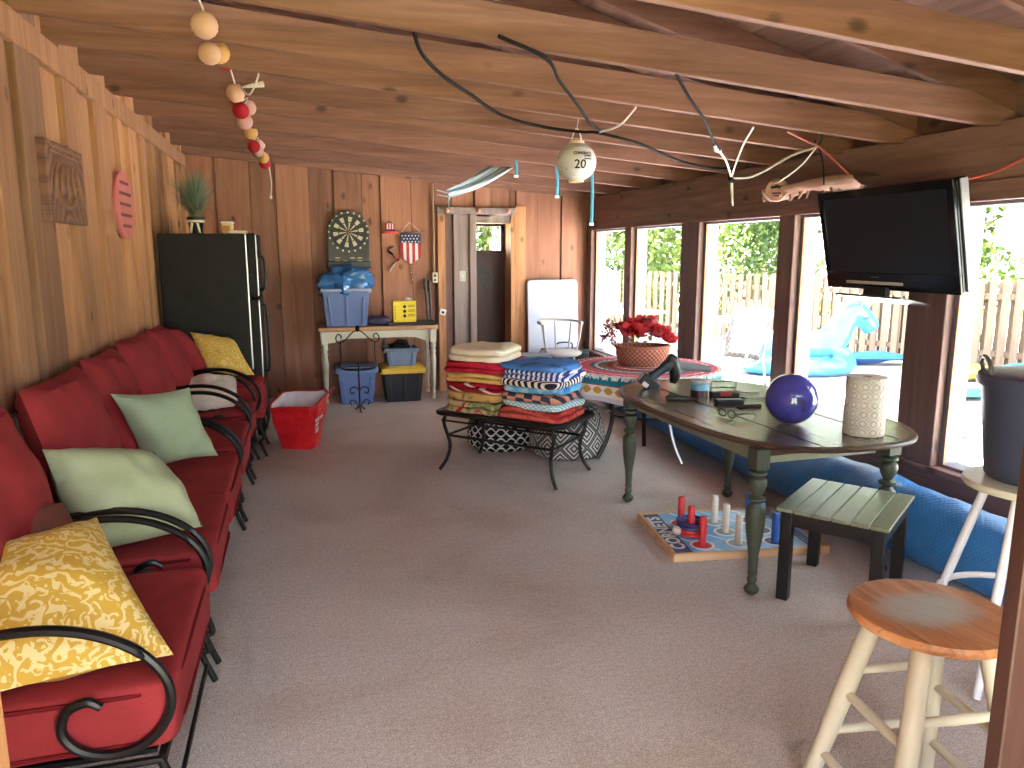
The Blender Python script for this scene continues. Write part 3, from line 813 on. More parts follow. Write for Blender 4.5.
def seat_unit(name, label, cat, y0, y1, nseat, sz=0.47, xf=-0.375, th=0.19, armz=0.0, arms=(1, 1), backs=None, group=None, dx=0.0):
    t = thing(name, label, cat, ((-1.0 + xf) / 2, (y0 + y1) / 2, 0), 0, group)
    z0 = sz - th
    # iron frame under the cushions
    m = MB()
    for x in (-.99, xf - .045):
        m.cyl((x, y0 + .03, z0 - .03), (x, y1 - .03, z0 - .03), 0.014, seg=8)
    for k in range(2 + nseat):
        y = y0 + .03 + (y1 - y0 - .06) * k / (1 + nseat)
        m.cyl((-.99, y, z0 - .03), (xf - .045, y, z0 - .03), 0.011, seg=8)
    m.box(-.98, xf - .06, y0 + .05, y1 - .05, z0 - .022, z0 - .008)
    m.build('seat_frame', M['iron'], t, world=True)
    m = MB()
    for y in (y0 + .03, y1 - .03):
        m.tube(catmull([(-.99, y, z0 - .03), (-1.0, y, .5), (-1.04, y, .85), (-1.06, y, 1.0)], 4), 0.013, 8)
    m.cyl((-1.06, y0 + .03, 1.0), (-1.06, y1 - .03, 1.0), 0.013, seg=8); m.cyl((-1.01, y0 + .03, .62), (-1.01, y1 - .03, .62), 0.01, seg=8)
    for k in range(1, nseat * 3):
        y = y0 + (y1 - y0) * k / (nseat * 3)
        m.cyl((-1.01, y, .62), (-1.06, y, 1.0), 0.007, seg=6)
    m.build('back_frame', M['iron'], t, world=True)
    for y, on in ((y0 + .015, arms[0]), (y1 - .015, arms[1])):
        if on:
            a, pts = armrest(y, armz, t, dx)
            w = MB(); w.tube(pts[5:27], [.012] + [0.021] * 20 + [.012], 8, flat=0.55); w.build('arm_cap', M['iron'], a, world=True)
    for y in (y0 + .035, y1 - .035):
        m = MB(); m.tube(catmull([(xf - .05, y, z0 - .03), (xf - .02, y, z0 - .14), (xf - .045, y, .12), (xf - .005, y, .005)], 5), 0.0125, 8); m.build('leg', M['iron'], t, world=True)
        m = MB(); m.tube(catmull([(-.99, y, z0 - .03), (-.97, y, .14), (-1.0, y, .005)], 5), 0.0125, 8); m.build('leg', M['iron'], t, world=True)
        m = MB(); m.tube(catmull([(xf - .035, y, .10), (xf - .12, y, .15), (xf - .2, y, .10), (xf - .16, y, .06), (xf - .12, y, .09)], 5), 0.008, 6); m.build('scroll', M['iron'], t, world=True)
    if y0 < 2.5:
        m = MB(); m.cyl((xf - .03, y0 + .04, .075), (xf - .03, y1 - .04, .075), 0.008, seg=8); m.build('stretcher', M['iron'], t, world=True)
    wdt = (y1 - y0 - .05) / nseat
    for k in range(nseat):
        a = y0 + .025 + wdt * k; c = a + wdt / 2
        m = MB(); xb = -1.0
        m.slab(((xb + xf) / 2, c, sz - th / 2), xf - xb, wdt - .012, th, pw=0.15, wr=0.014, seed=y0 + k)
        s = m.build('seat_cushion', M['red'], t, world=True)
        for zz in (sz - .026, sz - th + .026):
            p = MB(); L_, W_ = (xf - xb) / 2 + .002, wdt / 2 - .004
            P = [((xb + xf) / 2 + L_ * max(-1, min(1, 1.22 * cos(q) * (1 if 1 else 0))), c + W_ * max(-1, min(1, 1.22 * sin(q)))) for q in [2 * pi * i / 40 for i in range(40)]]
            p.tube([(x_, y_, zz) for x_, y_ in P], 0.006, 6, closed=True); p.build('piping', M['red_pipe'], s, world=True)
    for k, (ya, yb, h, lean) in enumerate(backs or []):
        m = MB(); zb = sz - .03; xt = -1.03; xbm = -.86 + lean
        m.pillow((xt, ya + .02, zb + h), (xt, yb - .01, zb + h - .01), (xbm, yb - .01, zb), (xbm, ya, zb), 0.21, 18, 0.34, 0.03, 0.016, seed=ya + 3)
        b = m.build('back_cushion', M['red'], t, world=True)
    return t
seat_unit('patio_armchair', 'red cushioned iron armchair closest to the doorway, under the large yellow pillow', 'armchair', 1.98, 2.84, 1, backs=[(1.99, 2.94, .66, .02)])
seat_unit('patio_loveseat', 'two seat red cushioned iron loveseat holding both pale green pillows', 'loveseat', 2.90, 4.46, 2, backs=[(3.12, 3.90, .65, 0), (3.94, 4.60, .65, 0)])
seat_unit('patio_armchair', 'empty red cushioned iron armchair between the loveseat and the white pillow seat', 'armchair', 4.54, 5.36, 1, backs=[(4.66, 5.46, .65, .02)])
seat_unit('patio_armchair', 'red cushioned iron armchair with the fringed white pillow on it', 'armchair', 5.42, 6.02, 1, sz=0.49, armz=0.03, backs=[(5.52, 6.06, .62, .05)], xf=-.37)
seat_unit('patio_armchair', 'red cushioned iron armchair against the black fridge, holding the small yellow pillow', 'armchair', 6.04, 6.50, 1, sz=0.6, th=0.3, armz=0.05, backs=[(6.10, 6.48, .45, .12)], xf=-.315, dx=0.04)

# throw pillows
M['sage'] = fabric('sage_green_satin', (158, 166, 134), 300, 0.08, 0.1, 0.45)
M['sage2'] = fabric('pale_green_fabric', (150, 166, 138), 300, 0.08, 0.2, 0.75)
M['brown'] = fabric('brown_velvet', (112, 66, 58), 300, 0.12)
M['ivory'] = fabric('ivory_plush', (216, 206, 192), 60, 0.1, 0.6)
def damask(name, c0, c1, s):
    t = NT(name); o = t.obj()
    w1 = t.n('ShaderNodeTexWave', wave_type='RINGS', rings_direction='SPHERICAL'); t.put(t.mapv(o, (s, s, s), (.3, .2, .1)), w1.inputs[0])
    w1.inputs['Scale'].default_value = 1.3; w1.inputs['Distortion'].default_value = 9; w1.inputs['Detail'].default_value = 1.0; w1.inputs['Detail Scale'].default_value = 1.1
    n1 = t.noise(t.mapv(o, (s, s, s)), 1.6, 2, 0.5, 1.5)
    f = t.math('MULTIPLY', t.step(w1.outputs[1], .62, .7), t.step(n1, .42, .47))
    vo = t.n('ShaderNodeTexVoronoi', feature='SMOOTH_F1'); t.put(t.mapv(o, (s * 1.5, s * 1.5, s * 1.5)), vo.inputs['Vector']); vo.inputs['Scale'].default_value = 1.0
    vf = t.math('SINE', t.math('MULTIPLY', vo.outputs['Distance'], 26.0))
    f = t.math('MAXIMUM', f, t.math('MULTIPLY', t.step(vf, .35, .6), t.step(n1, .5, .44)))
    col = t.mix(t.math('MULTIPLY', f, .8), lin(c0), lin(c1))
    t.bump(t.noise(o, 260, 2), 0.2, .003)
    return t.done(col, 0.7, 0, 0.3)
M['damask'] = damask('yellow_damask', (196, 158, 62), (226, 208, 156), 15)
M['damask2'] = damask('yellow_damask_small', (204, 166, 66), (228, 202, 128), 16)
def throw(name, mat, label, TL, TR, BR, BL, t, **kw):
    grp = kw.pop('grp', 'throw pillows on the red seats'); pipe = kw.pop('pipe', None)
    T = [Vector(p) for p in (TL, TR, BR, BL)]; c = sum(T, Vector()) / 4; c.z = min(p.z for p in T)
    th = thing(name, label, 'pillow', tuple(c), 0, grp)
    m = MB(); m.pillow(TL, TR, BR, BL, t, 22, **kw); m.build('pillow_cover', mat, th, world=True, merge=True)
    if pipe:
        p = MB(); q = []
        for a, b in ((T[1], T[2]), (T[2], T[2])):
            mid = (a + b) / 2; mid += (sum(T, Vector()) / 4 - mid) * kw.get('pinch', .06)
            q += [a, mid]
        p.tube(catmull(q[:3], 6), 0.0045, 6); p.build('piping', pipe, th, world=True)
    return th
M['green_pipe'] = plain('dark_green_cord', (62, 78, 60), 0.6)
throw('throw_pillow', M['sage'], 'shiny sage green pillow with dark green cord, nearer of the two green pillows', (-.925, 2.98, .90), (-.63, 3.34, .775), (-.43, 3.14, .50), (-.80, 2.90, .52), .29, pw=.5, wr=.022, seed=2, pinch=.0, pipe=M['green_pipe'])
throw('throw_pillow', M['sage2'], 'matte pale green square pillow with pointed corners on the far loveseat seat', (-.905, 3.93, .93), (-.60, 4.28, .885), (-.475, 4.25, .505), (-.80, 4.05, .50), .20, pinch=.1, seed=5, wr=.012)
throw('throw_pillow', M['damask'], 'large yellow damask pillow on the armchair closest to the doorway', (-.94, 2.32, .77), (-.655, 2.53, .775), (-.385, 2.09, .505), (-.86, 2.0, .50), .22, pinch=.04, seed=8, wr=.012)
throw('throw_pillow', M['brown'], 'brown velvet pillow tucked behind the large yellow pillow', (-1.04, 2.56, .82), (-.79, 2.68, .785), (-.64, 2.60, .50), (-.90, 2.48, .48), .22, pinch=.0, pw=.5, seed=9)
th = throw('throw_pillow', M['ivory'], 'fluffy white pillow lying flat between iron arms', (-.87, 5.84, .66), (-.50, 5.92, .66), (-.47, 5.56, .55), (-.84, 5.50, .55), .19, pinch=.0, pw=.32, seed=12, wr=.02)
m = MB(); rng = random.Random(1)
for k in range(40):
    a = k / 39; p = Vector((-.84, 5.53, .57)).lerp(Vector((-.86, 5.86, .72)), a)
    m.tube([p, p + Vector((-.02 + rng.uniform(-.02, .01), -.03, .035 + rng.uniform(-.02, .02)))], 0.004, 5)
m.build('fringe', M['ivory'], th, world=True)
throw('throw_pillow', M['damask2'], 'small yellow patterned pillow leaning on the black fridge', (-.865, 6.42, .975), (-.54, 6.45, .895), (-.39, 6.28, .63), (-.725, 6.16, .64), .16, pinch=.03, pw=.38, seed=14)

# ------------------------------------------------------------------ fridge and what stands on it
t_ = NT('black_textured_fridge'); o_ = t_.obj(); n_ = t_.noise(o_, 90, 3); t_.bump(n_, .4, .004)
M['fridge'] = t_.done(t_.mul(lin((26, 23, 22)), t_.ramp(t_.noise(o_, 8, 4), [(.3, K(.8)), (.7, K(1.3))])), .6, 0, .25)
FR = thing('refrigerator', 'tall black refrigerator against the plank wall at the end of the seating', 'refrigerator', (-.72, 6.91, 0))
MB().box(-1.075, -.42, 6.56, 7.27, .04, 1.745).build('body', M['fridge'], FR, world=True, bevel=.008)
for z0, z1, nm in ((.06, 1.22, 'door'), (1.232, 1.75, 'freezer_door')):
    d = MB().box(-.41, -.335, 6.555, 7.275, z0, z1).build(nm, M['fridge'], FR, world=True, bevel=.015, seg=3)
    MB().box(-.342, -.331, 6.552, 6.57, z0 + .01, z1 - .01).build('edge_trim', M['chrome'], d, world=True, bevel=.003)
    zz = (z0 + .55, z1 - .06) if nm == 'door' else (z0 + .05, z0 + .34)
    m = MB(); m.tube(catmull([(-.335, 6.63, zz[0]), (-.285, 6.63, zz[0] + .04), (-.285, 6.63, zz[1] - .04), (-.335, 6.63, zz[1])], 5), .012, 8); m.build('handle', M['black'], d, world=True)
MB().box(-.42, -.409, 6.56, 7.27, .06, 1.74).build('gasket', M['chrome'], FR, world=True)
MB().box(-1.04, -.44, 6.59, 7.25, 0, .04).build('base', M['black'], FR, world=True)
# grassy plant
PL = thing('potted_grass', 'spiky green grass plant in a black pot on top of the refrigerator', 'plant', (-.80, 6.72, 1.746))
MB().lathe([(0, 0), (.045, 0), (.062, .11), (.067, .115), (.067, .135), (.058, .135), (.055, .115), (0, .11)], 20).build('pot', M['black'], PL)
m = MB(); m.lathe([(.068, .09), (.071, .10), (.068, .11)], 20, caps=False)
for a in (-.5, .5):
    m.pillow((-.01 + a * .04, -.075, .09), (.012 + a * .04, -.078, .085), (.012 + a * .07, -.085, .0), (a * .07 - .006, -.085, .01), .006, 4)
m.build('ribbon', plain('white_ribbon', (206, 206, 196), .5), PL)
def blades(mb, n, rng, h0, h1, spread, w):
    for k in range(n):
        a = rng.uniform(0, 6.28); h = rng.uniform(h0, h1); sp = rng.uniform(.1, 1) * spread; mb.ct = rng.random()
        d = Vector((cos(a), sin(a), 0)); s = Vector((-sin(a), cos(a), 0)) * w; prev = None
        droop = rng.uniform(0, .25) * sp * 3
        for i in range(6):
            q = i / 5; p = d * (.02 + sp * q * q) + Vector((0, 0, .11 + h * q - droop * q ** 3 * .8)); p.x = max(p.x, -.255); ww = s * (1 - q * .9)
            o = len(mb.v); mb.v += [p - ww, p + ww]
            if prev is not None:
                mb.face((prev, prev + 1, o + 1, o))
            prev = o
m = MB(); blades(m, 460, random.Random(6), .2, .46, .34, .0042)
m.build('grass_blades', leafmat('grey_green_grass', (58, 92, 74), (150, 176, 150)), PL)
m = MB(); blades(m, 110, random.Random(8), .12, .34, .50, .0028); m.build('seed_sprays', leafmat('pale_sprays', (120, 120, 104), (176, 164, 140)), PL)
TUB = thing('food_tub', 'small white and yellow tub on top of the refrigerator beside the plant', 'tub', (-.555, 6.70, 1.746))
MB().lathe([(0, 0), (.056, 0), (.064, .085), (0, .085)], 4, rot=Rz(pi / 4)).build('tub', plain('cream_tub', (216, 196, 150), .4), TUB, bevel=.01, smooth=False)
MB().lathe([(0, .085), (.07, .085), (.07, .10), (0, .10)], 4, rot=Rz(pi / 4)).build('lid', plain('clear_lid', (214, 210, 196), .3), TUB, bevel=.006, smooth=False)
MB().box(-.045, .02, -.0475, -.046, .02, .066, Rx(-.09)).build('tub_label', plain('orange_label', (196, 130, 60), .5), TUB, smooth=False)
place(MB().slab((0, 0, .014), .15, .12, .028, pw=.3), 'plastic_saucer', plain('ivory_plastic', (214, 206, 176), .4), (-.475, 6.66, 1.746), 'flat ivory saucer lying at the front edge of the refrigerator top', 'saucer')
place(MB().lathe([(0, 0), (.014, 0), (.014, .05), (.006, .06), (.006, .075), (0, .08)], 12), 'small_bottle', plain('pink_cap', (206, 70, 96), .4), (-.50, 6.80, 1.746), 'tiny pink capped bottle behind the tub on the refrigerator', 'bottle')

# ------------------------------------------------------------------ left wall decorations
def relief():
    t = NT('carved_walnut'); o = t.obj()
    x, y, z = t.sep(t.mapv(o, (1, 1, 1)))
    w1 = t.n('ShaderNodeTexWave', wave_type='RINGS', rings_direction='X'); t.put(t.mapv(o, (5, 5, 5), (0, -.2, .1)), w1.inputs[0])
    w1.inputs['Scale'].default_value = 1.0; w1.inputs['Distortion'].default_value = 5; w1.inputs['Detail'].default_value = 2
    n = t.noise(t.mapv(o, (1, 3, 24)), 3, 4)
    col = t.mix(t.math('MULTIPLY', w1.outputs[1], .6), t.ramp(n, [(.3, lin((80, 52, 42))), (.7, lin((118, 82, 64)))]), lin((138, 98, 74)))
    t.bump(w1.outputs[1], .5, .01)
    return t.done(col, .6)
PQ = thing('carved_plaque', 'square carved wooden plaque hanging on the left plank wall', 'plaque', (WL, 4.1, 1.70))
MB().box(WL + .002, WL + .045, 3.86, 4.46, 1.735, 2.10).build('board', relief(), PQ, world=True, bevel=.006)
m = MB()
for k in range(5):
    m.tube(catmull([(WL + .046, 3.93 + .11 * k, 1.84), (WL + .05, 3.93 + .1 * k, 1.92), (WL + .046, 4.0 + .08 * k, 2.0)], 4), .009, 6)
m.tube([(WL + .046, 4.12 + .17 * cos(a), 1.92 + .11 * sin(a)) for a in [3.0 + .25 * i for i in range(14)]], .012, 6)
m.build('carving', plain('raised_carving', (130, 92, 68), .6), PQ, world=True)  # raised carving in one even brown
m = MB()
for z in (2.045, 2.07): m.box(WL + .045, WL + .05, 3.90, 4.42, z, z + .008)
m.build('border', plain('carved_border', (140, 102, 78), .6), PQ, world=True, smooth=False)
OV = thing('oval_sign', 'long oval pink wooden sign on the plank wall before the refrigerator', 'sign', (WL, 5.5, 1.68))
m = MB(); P = [(5.5 + .27 * cos(a), 1.90 + .215 * sin(a)) for a in [2 * pi * i / 40 for i in range(40)]]
m.prism(P, WL + .002, WL + .028, lambda a, b, c: (c, a, b)); m.build('board', plain('pink_paint', (196, 112, 108), .6, vary=.15), OV, world=True, bevel=.005)
m = MB(); rng = random.Random(3)
for row in range(5):
    z = 2.04 - .068 * row; w_ = .16 * sqrt(max(0.1, 1 - ((z - 1.9) / .215) ** 2)); y = 5.5 - w_
    while y < 5.5 + w_:
        l = rng.uniform(.02, .05); m.box(WL + .028, WL + .030, y, y + l, z - .011, z + .009); y += l + .018
m.build('lettering', plain('dark_lettering', (92, 40, 40), .6), OV, world=True, smooth=False)

# ------------------------------------------------------------------ things hung on the back wall
yw = WB - .022
DB = thing('dartboard', 'black arched electronic dartboard on the back wall over the blue tote', 'dartboard', (.52, yw, 1.42))
cx, cz = .53, 1.815; R_ = .225
P = [(cx - R_, 1.43), (cx + R_, 1.43)] + [(cx + R_ * cos(a), cz + R_ * sin(a)) for a in [pi * i / 24 for i in range(25)]]
m = MB(); m.prism(P, yw - .035, yw, lambda a, b, c: (a, c, b)); m.build('housing', plain('charcoal_plastic', (52, 49, 45), .45, vary=.15), DB, world=True, bevel=.006)
def dart():
    t = NT('dart_face'); x, y, z = t.sep(t.obj())
    r = t.math('SQRT', t.math('ADD', t.math('MULTIPLY', x, x), t.math('MULTIPLY', y, y)))
    s = t.math('SINE', t.math('MULTIPLY', t.math('ARCTAN2', y, x), 10.0))
    outer = t.math('MULTIPLY', t.math('GREATER_THAN', s, .15), t.math('LESS_THAN', t.math('ABSOLUTE', t.math('SUBTRACT', r, .138)), .026))
    inner = t.math('MULTIPLY', t.math('GREATER_THAN', s, .6), t.math('LESS_THAN', t.math('ABSOLUTE', t.math('SUBTRACT', r, .062)), .040))
    f = t.math('MAXIMUM', outer, inner)
    col = t.mix(f, lin((24, 21, 20)), lin((190, 178, 146)))
    col = t.mix(t.math('LESS_THAN', r, .016), col, lin((150, 40, 34)))
    return t.done(col, .5)
m = MB(); m.lathe([(0, 0), (.195, 0), (.195, .012), (0, .012)], 48)
o = m.build('target', dart(), DB); o.location = Vector((cx, yw - .035, cz)) - DB.location; o.rotation_euler = (pi / 2, 0, 0)
M['number'] = plain('cream_numbers', (206, 196, 166), .5)
for k in range(20):
    a = 2 * pi * k / 20; MB().ball((cx + .21 * cos(a), yw - .037, cz + .21 * sin(a)), .011, .004, .011, 8, 6).build('number_mark', M['number'], DB, world=True)
m = MB()
for i in range(4):
    for j in range(3):
        if (i + j) % 4 != 3: m.box(cx - .15 + .08 * i, cx - .10 + .08 * i, yw - .038, yw - .034, 1.46 + .035 * j, 1.472 + .035 * j)
m.build('score_marks', plain('grey_print', (176, 166, 140), .5), DB, world=True, smooth=False)
m = MB(); m.box(cx - R_ - .02, cx + R_ + .02, yw - .05, yw - .0, 1.425, 1.50); m.build('score_panel', plain('dark_olive_plastic', (50, 49, 43), .4), DB, world=True, bevel=.012)

M['flag_red'] = plain('flag_red', (176, 40, 50), .7); M['flag_blue'] = plain('flag_blue', (44, 52, 92), .7); M['flag_white'] = plain('flag_white', (222, 212, 204), .7)
HT = thing('hat_ornament', 'small red and white striped top hat ornament on the back wall', 'ornament', (.985, yw - .02, 1.80))
for k in range(7):
    x = .935 + .0143 * k; MB().box(x, x + .0143, yw - .04, yw - .005, 1.83, 1.91).build('stripe', M['flag_red'] if k % 2 == 0 else M['flag_white'], HT, world=True, smooth=False)
m = MB(); m.slab((.985, yw - .025, 1.815), .17, .06, .035, pw=.6); m.build('brim', plain('coral_brim', (214, 72, 66), .6), HT, world=True)
MB().box(.932, 1.038, yw - .044, yw - .004, 1.828, 1.848).build('hat_band', M['flag_blue'], HT, world=True, smooth=False)
MB().tube([(.95, yw - .01, 1.91), (.985, yw - .01, 1.94), (1.02, yw - .01, 1.91)], .003, 5).build('wire', M['iron'], HT, world=True)

FB = thing('flag_banner', 'stars and stripes wooden banner hanging from a string on the back wall', 'banner', (1.20, yw - .02, 1.47))
x0, x1 = 1.095, 1.325
m = MB(); m.box(x0, x1, yw - .03, yw - .012, 1.70, 1.81, Ry(.06), (1.21, yw, 1.75)); m.build('star_field', M['flag_blue'], FB, world=True, smooth=False)
for k in range(7):
    a, b = x0 + (x1 - x0) * k / 7, x0 + (x1 - x0) * (k + 1) / 7
    dz = lambda x: 1.545 - .085 * (1 - abs(x - 1.21) / .115)
    m = MB(); m.prism([(a, 1.705), (a, dz(a)), (b, dz(b)), (b, 1.705)], yw - .028, yw - .012, lambda p, q, c: (p, c, q))
    m.build('stripe', M['flag_red'] if k % 2 == 0 else M['flag_white'], FB, world=True, smooth=False)
m = MB()
for r_ in range(3):
    for c_ in range(6 - r_ % 2):
        m.ball((x0 + .022 + .037 * c_ + .018 * (r_ % 2), yw - .031, 1.785 - .033 * r_ - .006), .008, .003, .008, 6, 4)
m.build('stars', M['flag_white'], FB, world=True)
MB().tube([(x0 - .02, yw - .02, 1.795), (x1 + .02, yw - .02, 1.825)], .007, 6).build('rod', M['tan_trim'], FB, world=True)
MB().tube([(x0, yw - .02, 1.80), (1.205, yw - .012, 1.93), (x1, yw - .02, 1.82)], .003, 5).build('string', M['cord_white'], FB, world=True)
m = MB()
for k in range(6): m.ball((1.215 + .004 * sin(k * 2), yw - .02, 1.435 - .035 * k), .011, .011, .014, 8, 6)
m.tube([(1.21, yw - .02, 1.47), (1.215, yw - .02, 1.24)], .0025, 5); m.build('bead_tassel', plain('tan_beads', (176, 140, 112), .5), FB, world=True)
BW = thing('ribbon_bow', 'drooping red white and blue ribbon bow on the back wall below the hat ornament', 'ribbon', (.99, yw - .02, 1.37))
for cN, P in (('flag_blue', [(1.02, 1.66), (.96, 1.615), (1.0, 1.58)]), ('flag_red', [(1.0, 1.60), (1.03, 1.54), (1.08, 1.52), (1.04, 1.48)]), ('flag_white', [(1.05, 1.50), (1.0, 1.45), (.965, 1.38)])):
    m = MB(); m.tube(catmull([(x, yw - .02, z) for x, z in P], 6), [.012] + [.024] * (6 * (len(P) - 1) - 1) + [.016], 8, flat=.35); m.build('ribbon_loop', M[cN], BW, world=True)
# conduit with outlet box, switch, small white box, coat knobs over the door
OC = thing('outlet_box', 'white outlet box at the foot of a thin wall conduit left of the door frame', 'outlet', (1.475, WB - .03, 1.25))
MB().box(1.445, 1.51, WB - .065, WB - .022, 1.255, 1.37).build('box', plain('ivory_outlet', (206, 194, 168), .5), OC, world=True, bevel=.006)
MB().cyl((1.475, WB - .035, 1.37), (1.475, WB - .035, 2.36), .011, seg=8).build('conduit', plain('painted_conduit', (190, 150, 122), .5), OC, world=True)
m = MB()
for z in (1.285, 1.335): m.box(1.465, 1.49, WB - .067, WB - .064, z - .012, z + .012)
m.build('socket', M['black'], OC, world=True, smooth=False)
SW = thing('light_switch', 'white light switch plate on the grey board beside the dark doorway', 'switch', (1.80, WB - .05, 1.265))
MB().box(1.765, 1.835, WB - .058, WB - .05, 1.265, 1.385).build('plate', plain('switch_ivory', (196, 190, 176), .5), SW, world=True, bevel=.004)
MB().box(1.793, 1.807, WB - .07, WB - .056, 1.31, 1.34).build('toggle', M['white'], SW, world=True, bevel=.003)
WBX = thing('wall_sensor', 'tiny white box fixed low on the tan door frame', 'sensor', (1.555, WB - .06, .88))
MB().box(1.525, 1.595, WB - .085, WB - .06, .885, .955, Ry(.3), (1.56, WB - .07, .92)).build('box', M['white'], WBX, world=True, bevel=.004)
MB().box(1.545, 1.575, WB - .088, WB - .084, .905, .93, Ry(.3), (1.56, WB - .07, .92)).build('face', M['iron'], WBX, world=True)
for k, (x, lab) in enumerate(((1.62, 'first coat knob over the dark doorway, under the blue bunting'), (1.98, 'middle coat knob over the dark doorway'), (2.33, 'coat knob at the right end of the board over the doorway'))):
    place(MB().lathe([(.011, 0), (.011, .03), (.026, .035), (.028, .05), (.018, .06), (0, .062)], 14, rot=Rx(pi / 2)), 'coat_knob', plain('tan_knob_%d' % k, (176, 130, 104), .4), (x, WB - .075, 2.06), lab, 'knob', 'coat knobs over the doorway')

# ------------------------------------------------------------------ white side table with totes
turned = lambda L, r=1.0: [(0, 0), (.018 * r, 0), (.022 * r, .02), (.016 * r, .05), (.024 * r, .08), (.018 * r, .11), (.02 * r, .13), (.03 * r, L * .38), (.034 * r, L * .56), (.024 * r, L * .66), (.034 * r, L * .69), (.022 * r, L * .72), (.034 * r, L * .76), (.03 * r, L * .8), (.036 * r, L * .82)]
WT = thing('side_table', 'cream side table with turned legs and tan wooden top against the back wall', 'table', (.79, 8.28, 0))
TZ = .82
m = MB(); m.box(.155, 1.42, 8.04, 8.56, TZ - .045, TZ); m.build('table_top', wood('tan_table_top', ((150, 104, 66), (188, 142, 100), (208, 166, 124)), 0, 8, .5, knots=False), WT, world=True, bevel=.008)
P = [(.24, TZ - .045), (.24, TZ - .17), (.31, TZ - .165), (.40, TZ - .13), (.50, TZ - .125), (1.08, TZ - .125), (1.18, TZ - .13), (1.27, TZ - .165), (1.34, TZ - .17), (1.34, TZ - .045)]
m = MB(); m.prism(P, 8.085, 8.105, lambda a, b, c: (a, c, b)); m.build('front_apron', M['cream'], WT, world=True, smooth=False)
m = MB(); m.box(.24, 1.34, 8.49, 8.51, TZ - .15, TZ - .045); m.box(.215, .235, 8.12, 8.49, TZ - .15, TZ - .045); m.box(1.345, 1.365, 8.12, 8.49, TZ - .15, TZ - .045); m.build('side_apron', M['cream'], WT, world=True, smooth=False)
for x in (.215, 1.365):
    for y in (8.095, 8.50):
        m = MB(); m.lathe([(r_, z_) for r_, z_ in turned(TZ - .045)], 16, (x, y, 0)); m.box(x - .034, x + .034, y - .034, y + .034, (TZ - .045) * .82, TZ - .045)
        m.build('leg', M['cream'], WT, world=True)
M['tote_blue'] = plain('slate_blue_plastic', (92, 112, 158), .4, vary=.06); M['tote_rim'] = plain('pale_rim_plastic', (150, 160, 184), .4)
M['tote_lid'] = plain('blue_lid_plastic', (104, 126, 168), .4); M['tote_black'] = plain('black_tote_plastic', (34, 34, 42), .4); M['tote_yellow'] = plain('yellow_lid_plastic', (222, 184, 60), .4)
M['tote_grey'] = plain('grey_blue_plastic', (112, 128, 152), .4)
def tote(x0, x1, y0, y1, z0, z1, mat, rim, lab, lid=None, taper=.035, ribs=3, lidh=.03):
    cx, cy = (x0 + x1) / 2, (y0 + y1) / 2
    t = thing('storage_tote', lab, 'tote', (cx, cy, z0), 0, 'plastic storage totes at the white table')
    h = z1 - z0; a, b = (x1 - x0) / 2, (y1 - y0) / 2
    m = MB(); A, B = a - taper, b - taper
    V = [(-A, -B, 0), (A, -B, 0), (A, B, 0), (-A, B, 0), (-a, -b, h), (a, -b, h), (a, b, h), (-a, b, h),
         (-a + .012, -b + .012, h), (a - .012, -b + .012, h), (a - .012, b - .012, h), (-a + .012, b - .012, h), (-A + .012, -B + .012, .012), (A - .012, -B + .012, .012), (A - .012, B - .012, .012), (-A + .012, B - .012, .012)]
    F = [(3, 2, 1, 0)]
    for k in range(4):
        l = (k + 1) % 4; F += [(k, l, 4 + l, 4 + k), (4 + k, 4 + l, 8 + l, 8 + k), (8 + k, 8 + l, 12 + l, 12 + k)]
    F.append((12, 13, 14, 15)); m.add(V, F)
    m.build('bin', mat, t, bevel=.012, seg=2)
    m = MB(); m.box(-a - .018, a + .018, -b - .018, -b + .006, h - .03, h); m.box(-a - .018, a + .018, b - .006, b + .018, h - .03, h); m.box(-a - .018, -a + .006, -b, b, h - .03, h); m.box(a - .006, a + .018, -b, b, h - .03, h)
    m.build('rim', rim, t, bevel=.006)
    for k in range(ribs):
        m = MB(); x = -A * .75 + 1.5 * A * k / max(1, ribs - 1)
        m.bar((x, -B - .004, .015), (x * a / A, -b - .004 + .004, h * .78), .022, .014, up=(0, 1, 0))
        m.build('rib', mat, t, bevel=.004)
    for s in (-1, 1):
        MB().box(s * (a + .012) - .018, s * (a + .012) + .018, -.07, .07, h - .055, h - .03).build('handle', rim, t, bevel=.006)
    if lid:
        m = MB(); m.box(-a - .022, a + .022, -b - .022, b + .022, h, h + lidh); m.box(-a + .03, a - .03, -b + .03, b - .03, h + lidh, h + lidh + .012); m.build('lid', lid, t, bevel=.008)
    return t
tote(.21, .70, 8.10, 8.46, TZ, TZ + .40, M['tote_blue'], M['tote_rim'], 'open slate blue tote on the white table with a crumpled blue bag in it')
tote(.33, .73, 7.98, 8.34, 0, .37, M['tote_blue'], M['tote_lid'], 'slate blue lidded tote on the floor under the white table', M['tote_lid'], ribs=2)
tote(.81, 1.24, 7.97, 8.36, 0, .345, M['tote_black'], M['tote_yellow'], 'black tote with a yellow lid under the white table', M['tote_yellow'], ribs=3)
tote(.85, 1.18, 8.02, 8.32, .388, .58, M['tote_grey'], M['tote_grey'], 'small grey blue bin standing on the yellow lidded tote', None, ribs=2, taper=.02)
place_world(MB().pillow((.90, 8.30, .60), (1.12, 8.32, .60), (1.12, 8.05, .58), (.9, 8.04, .58), .09, 10, .5, 0, .04, 3), 'plastic_bag', plain('black_bag_plastic', (36, 38, 46), .25), 'black plastic bag stuffed into the small grey blue bin', 'bag')
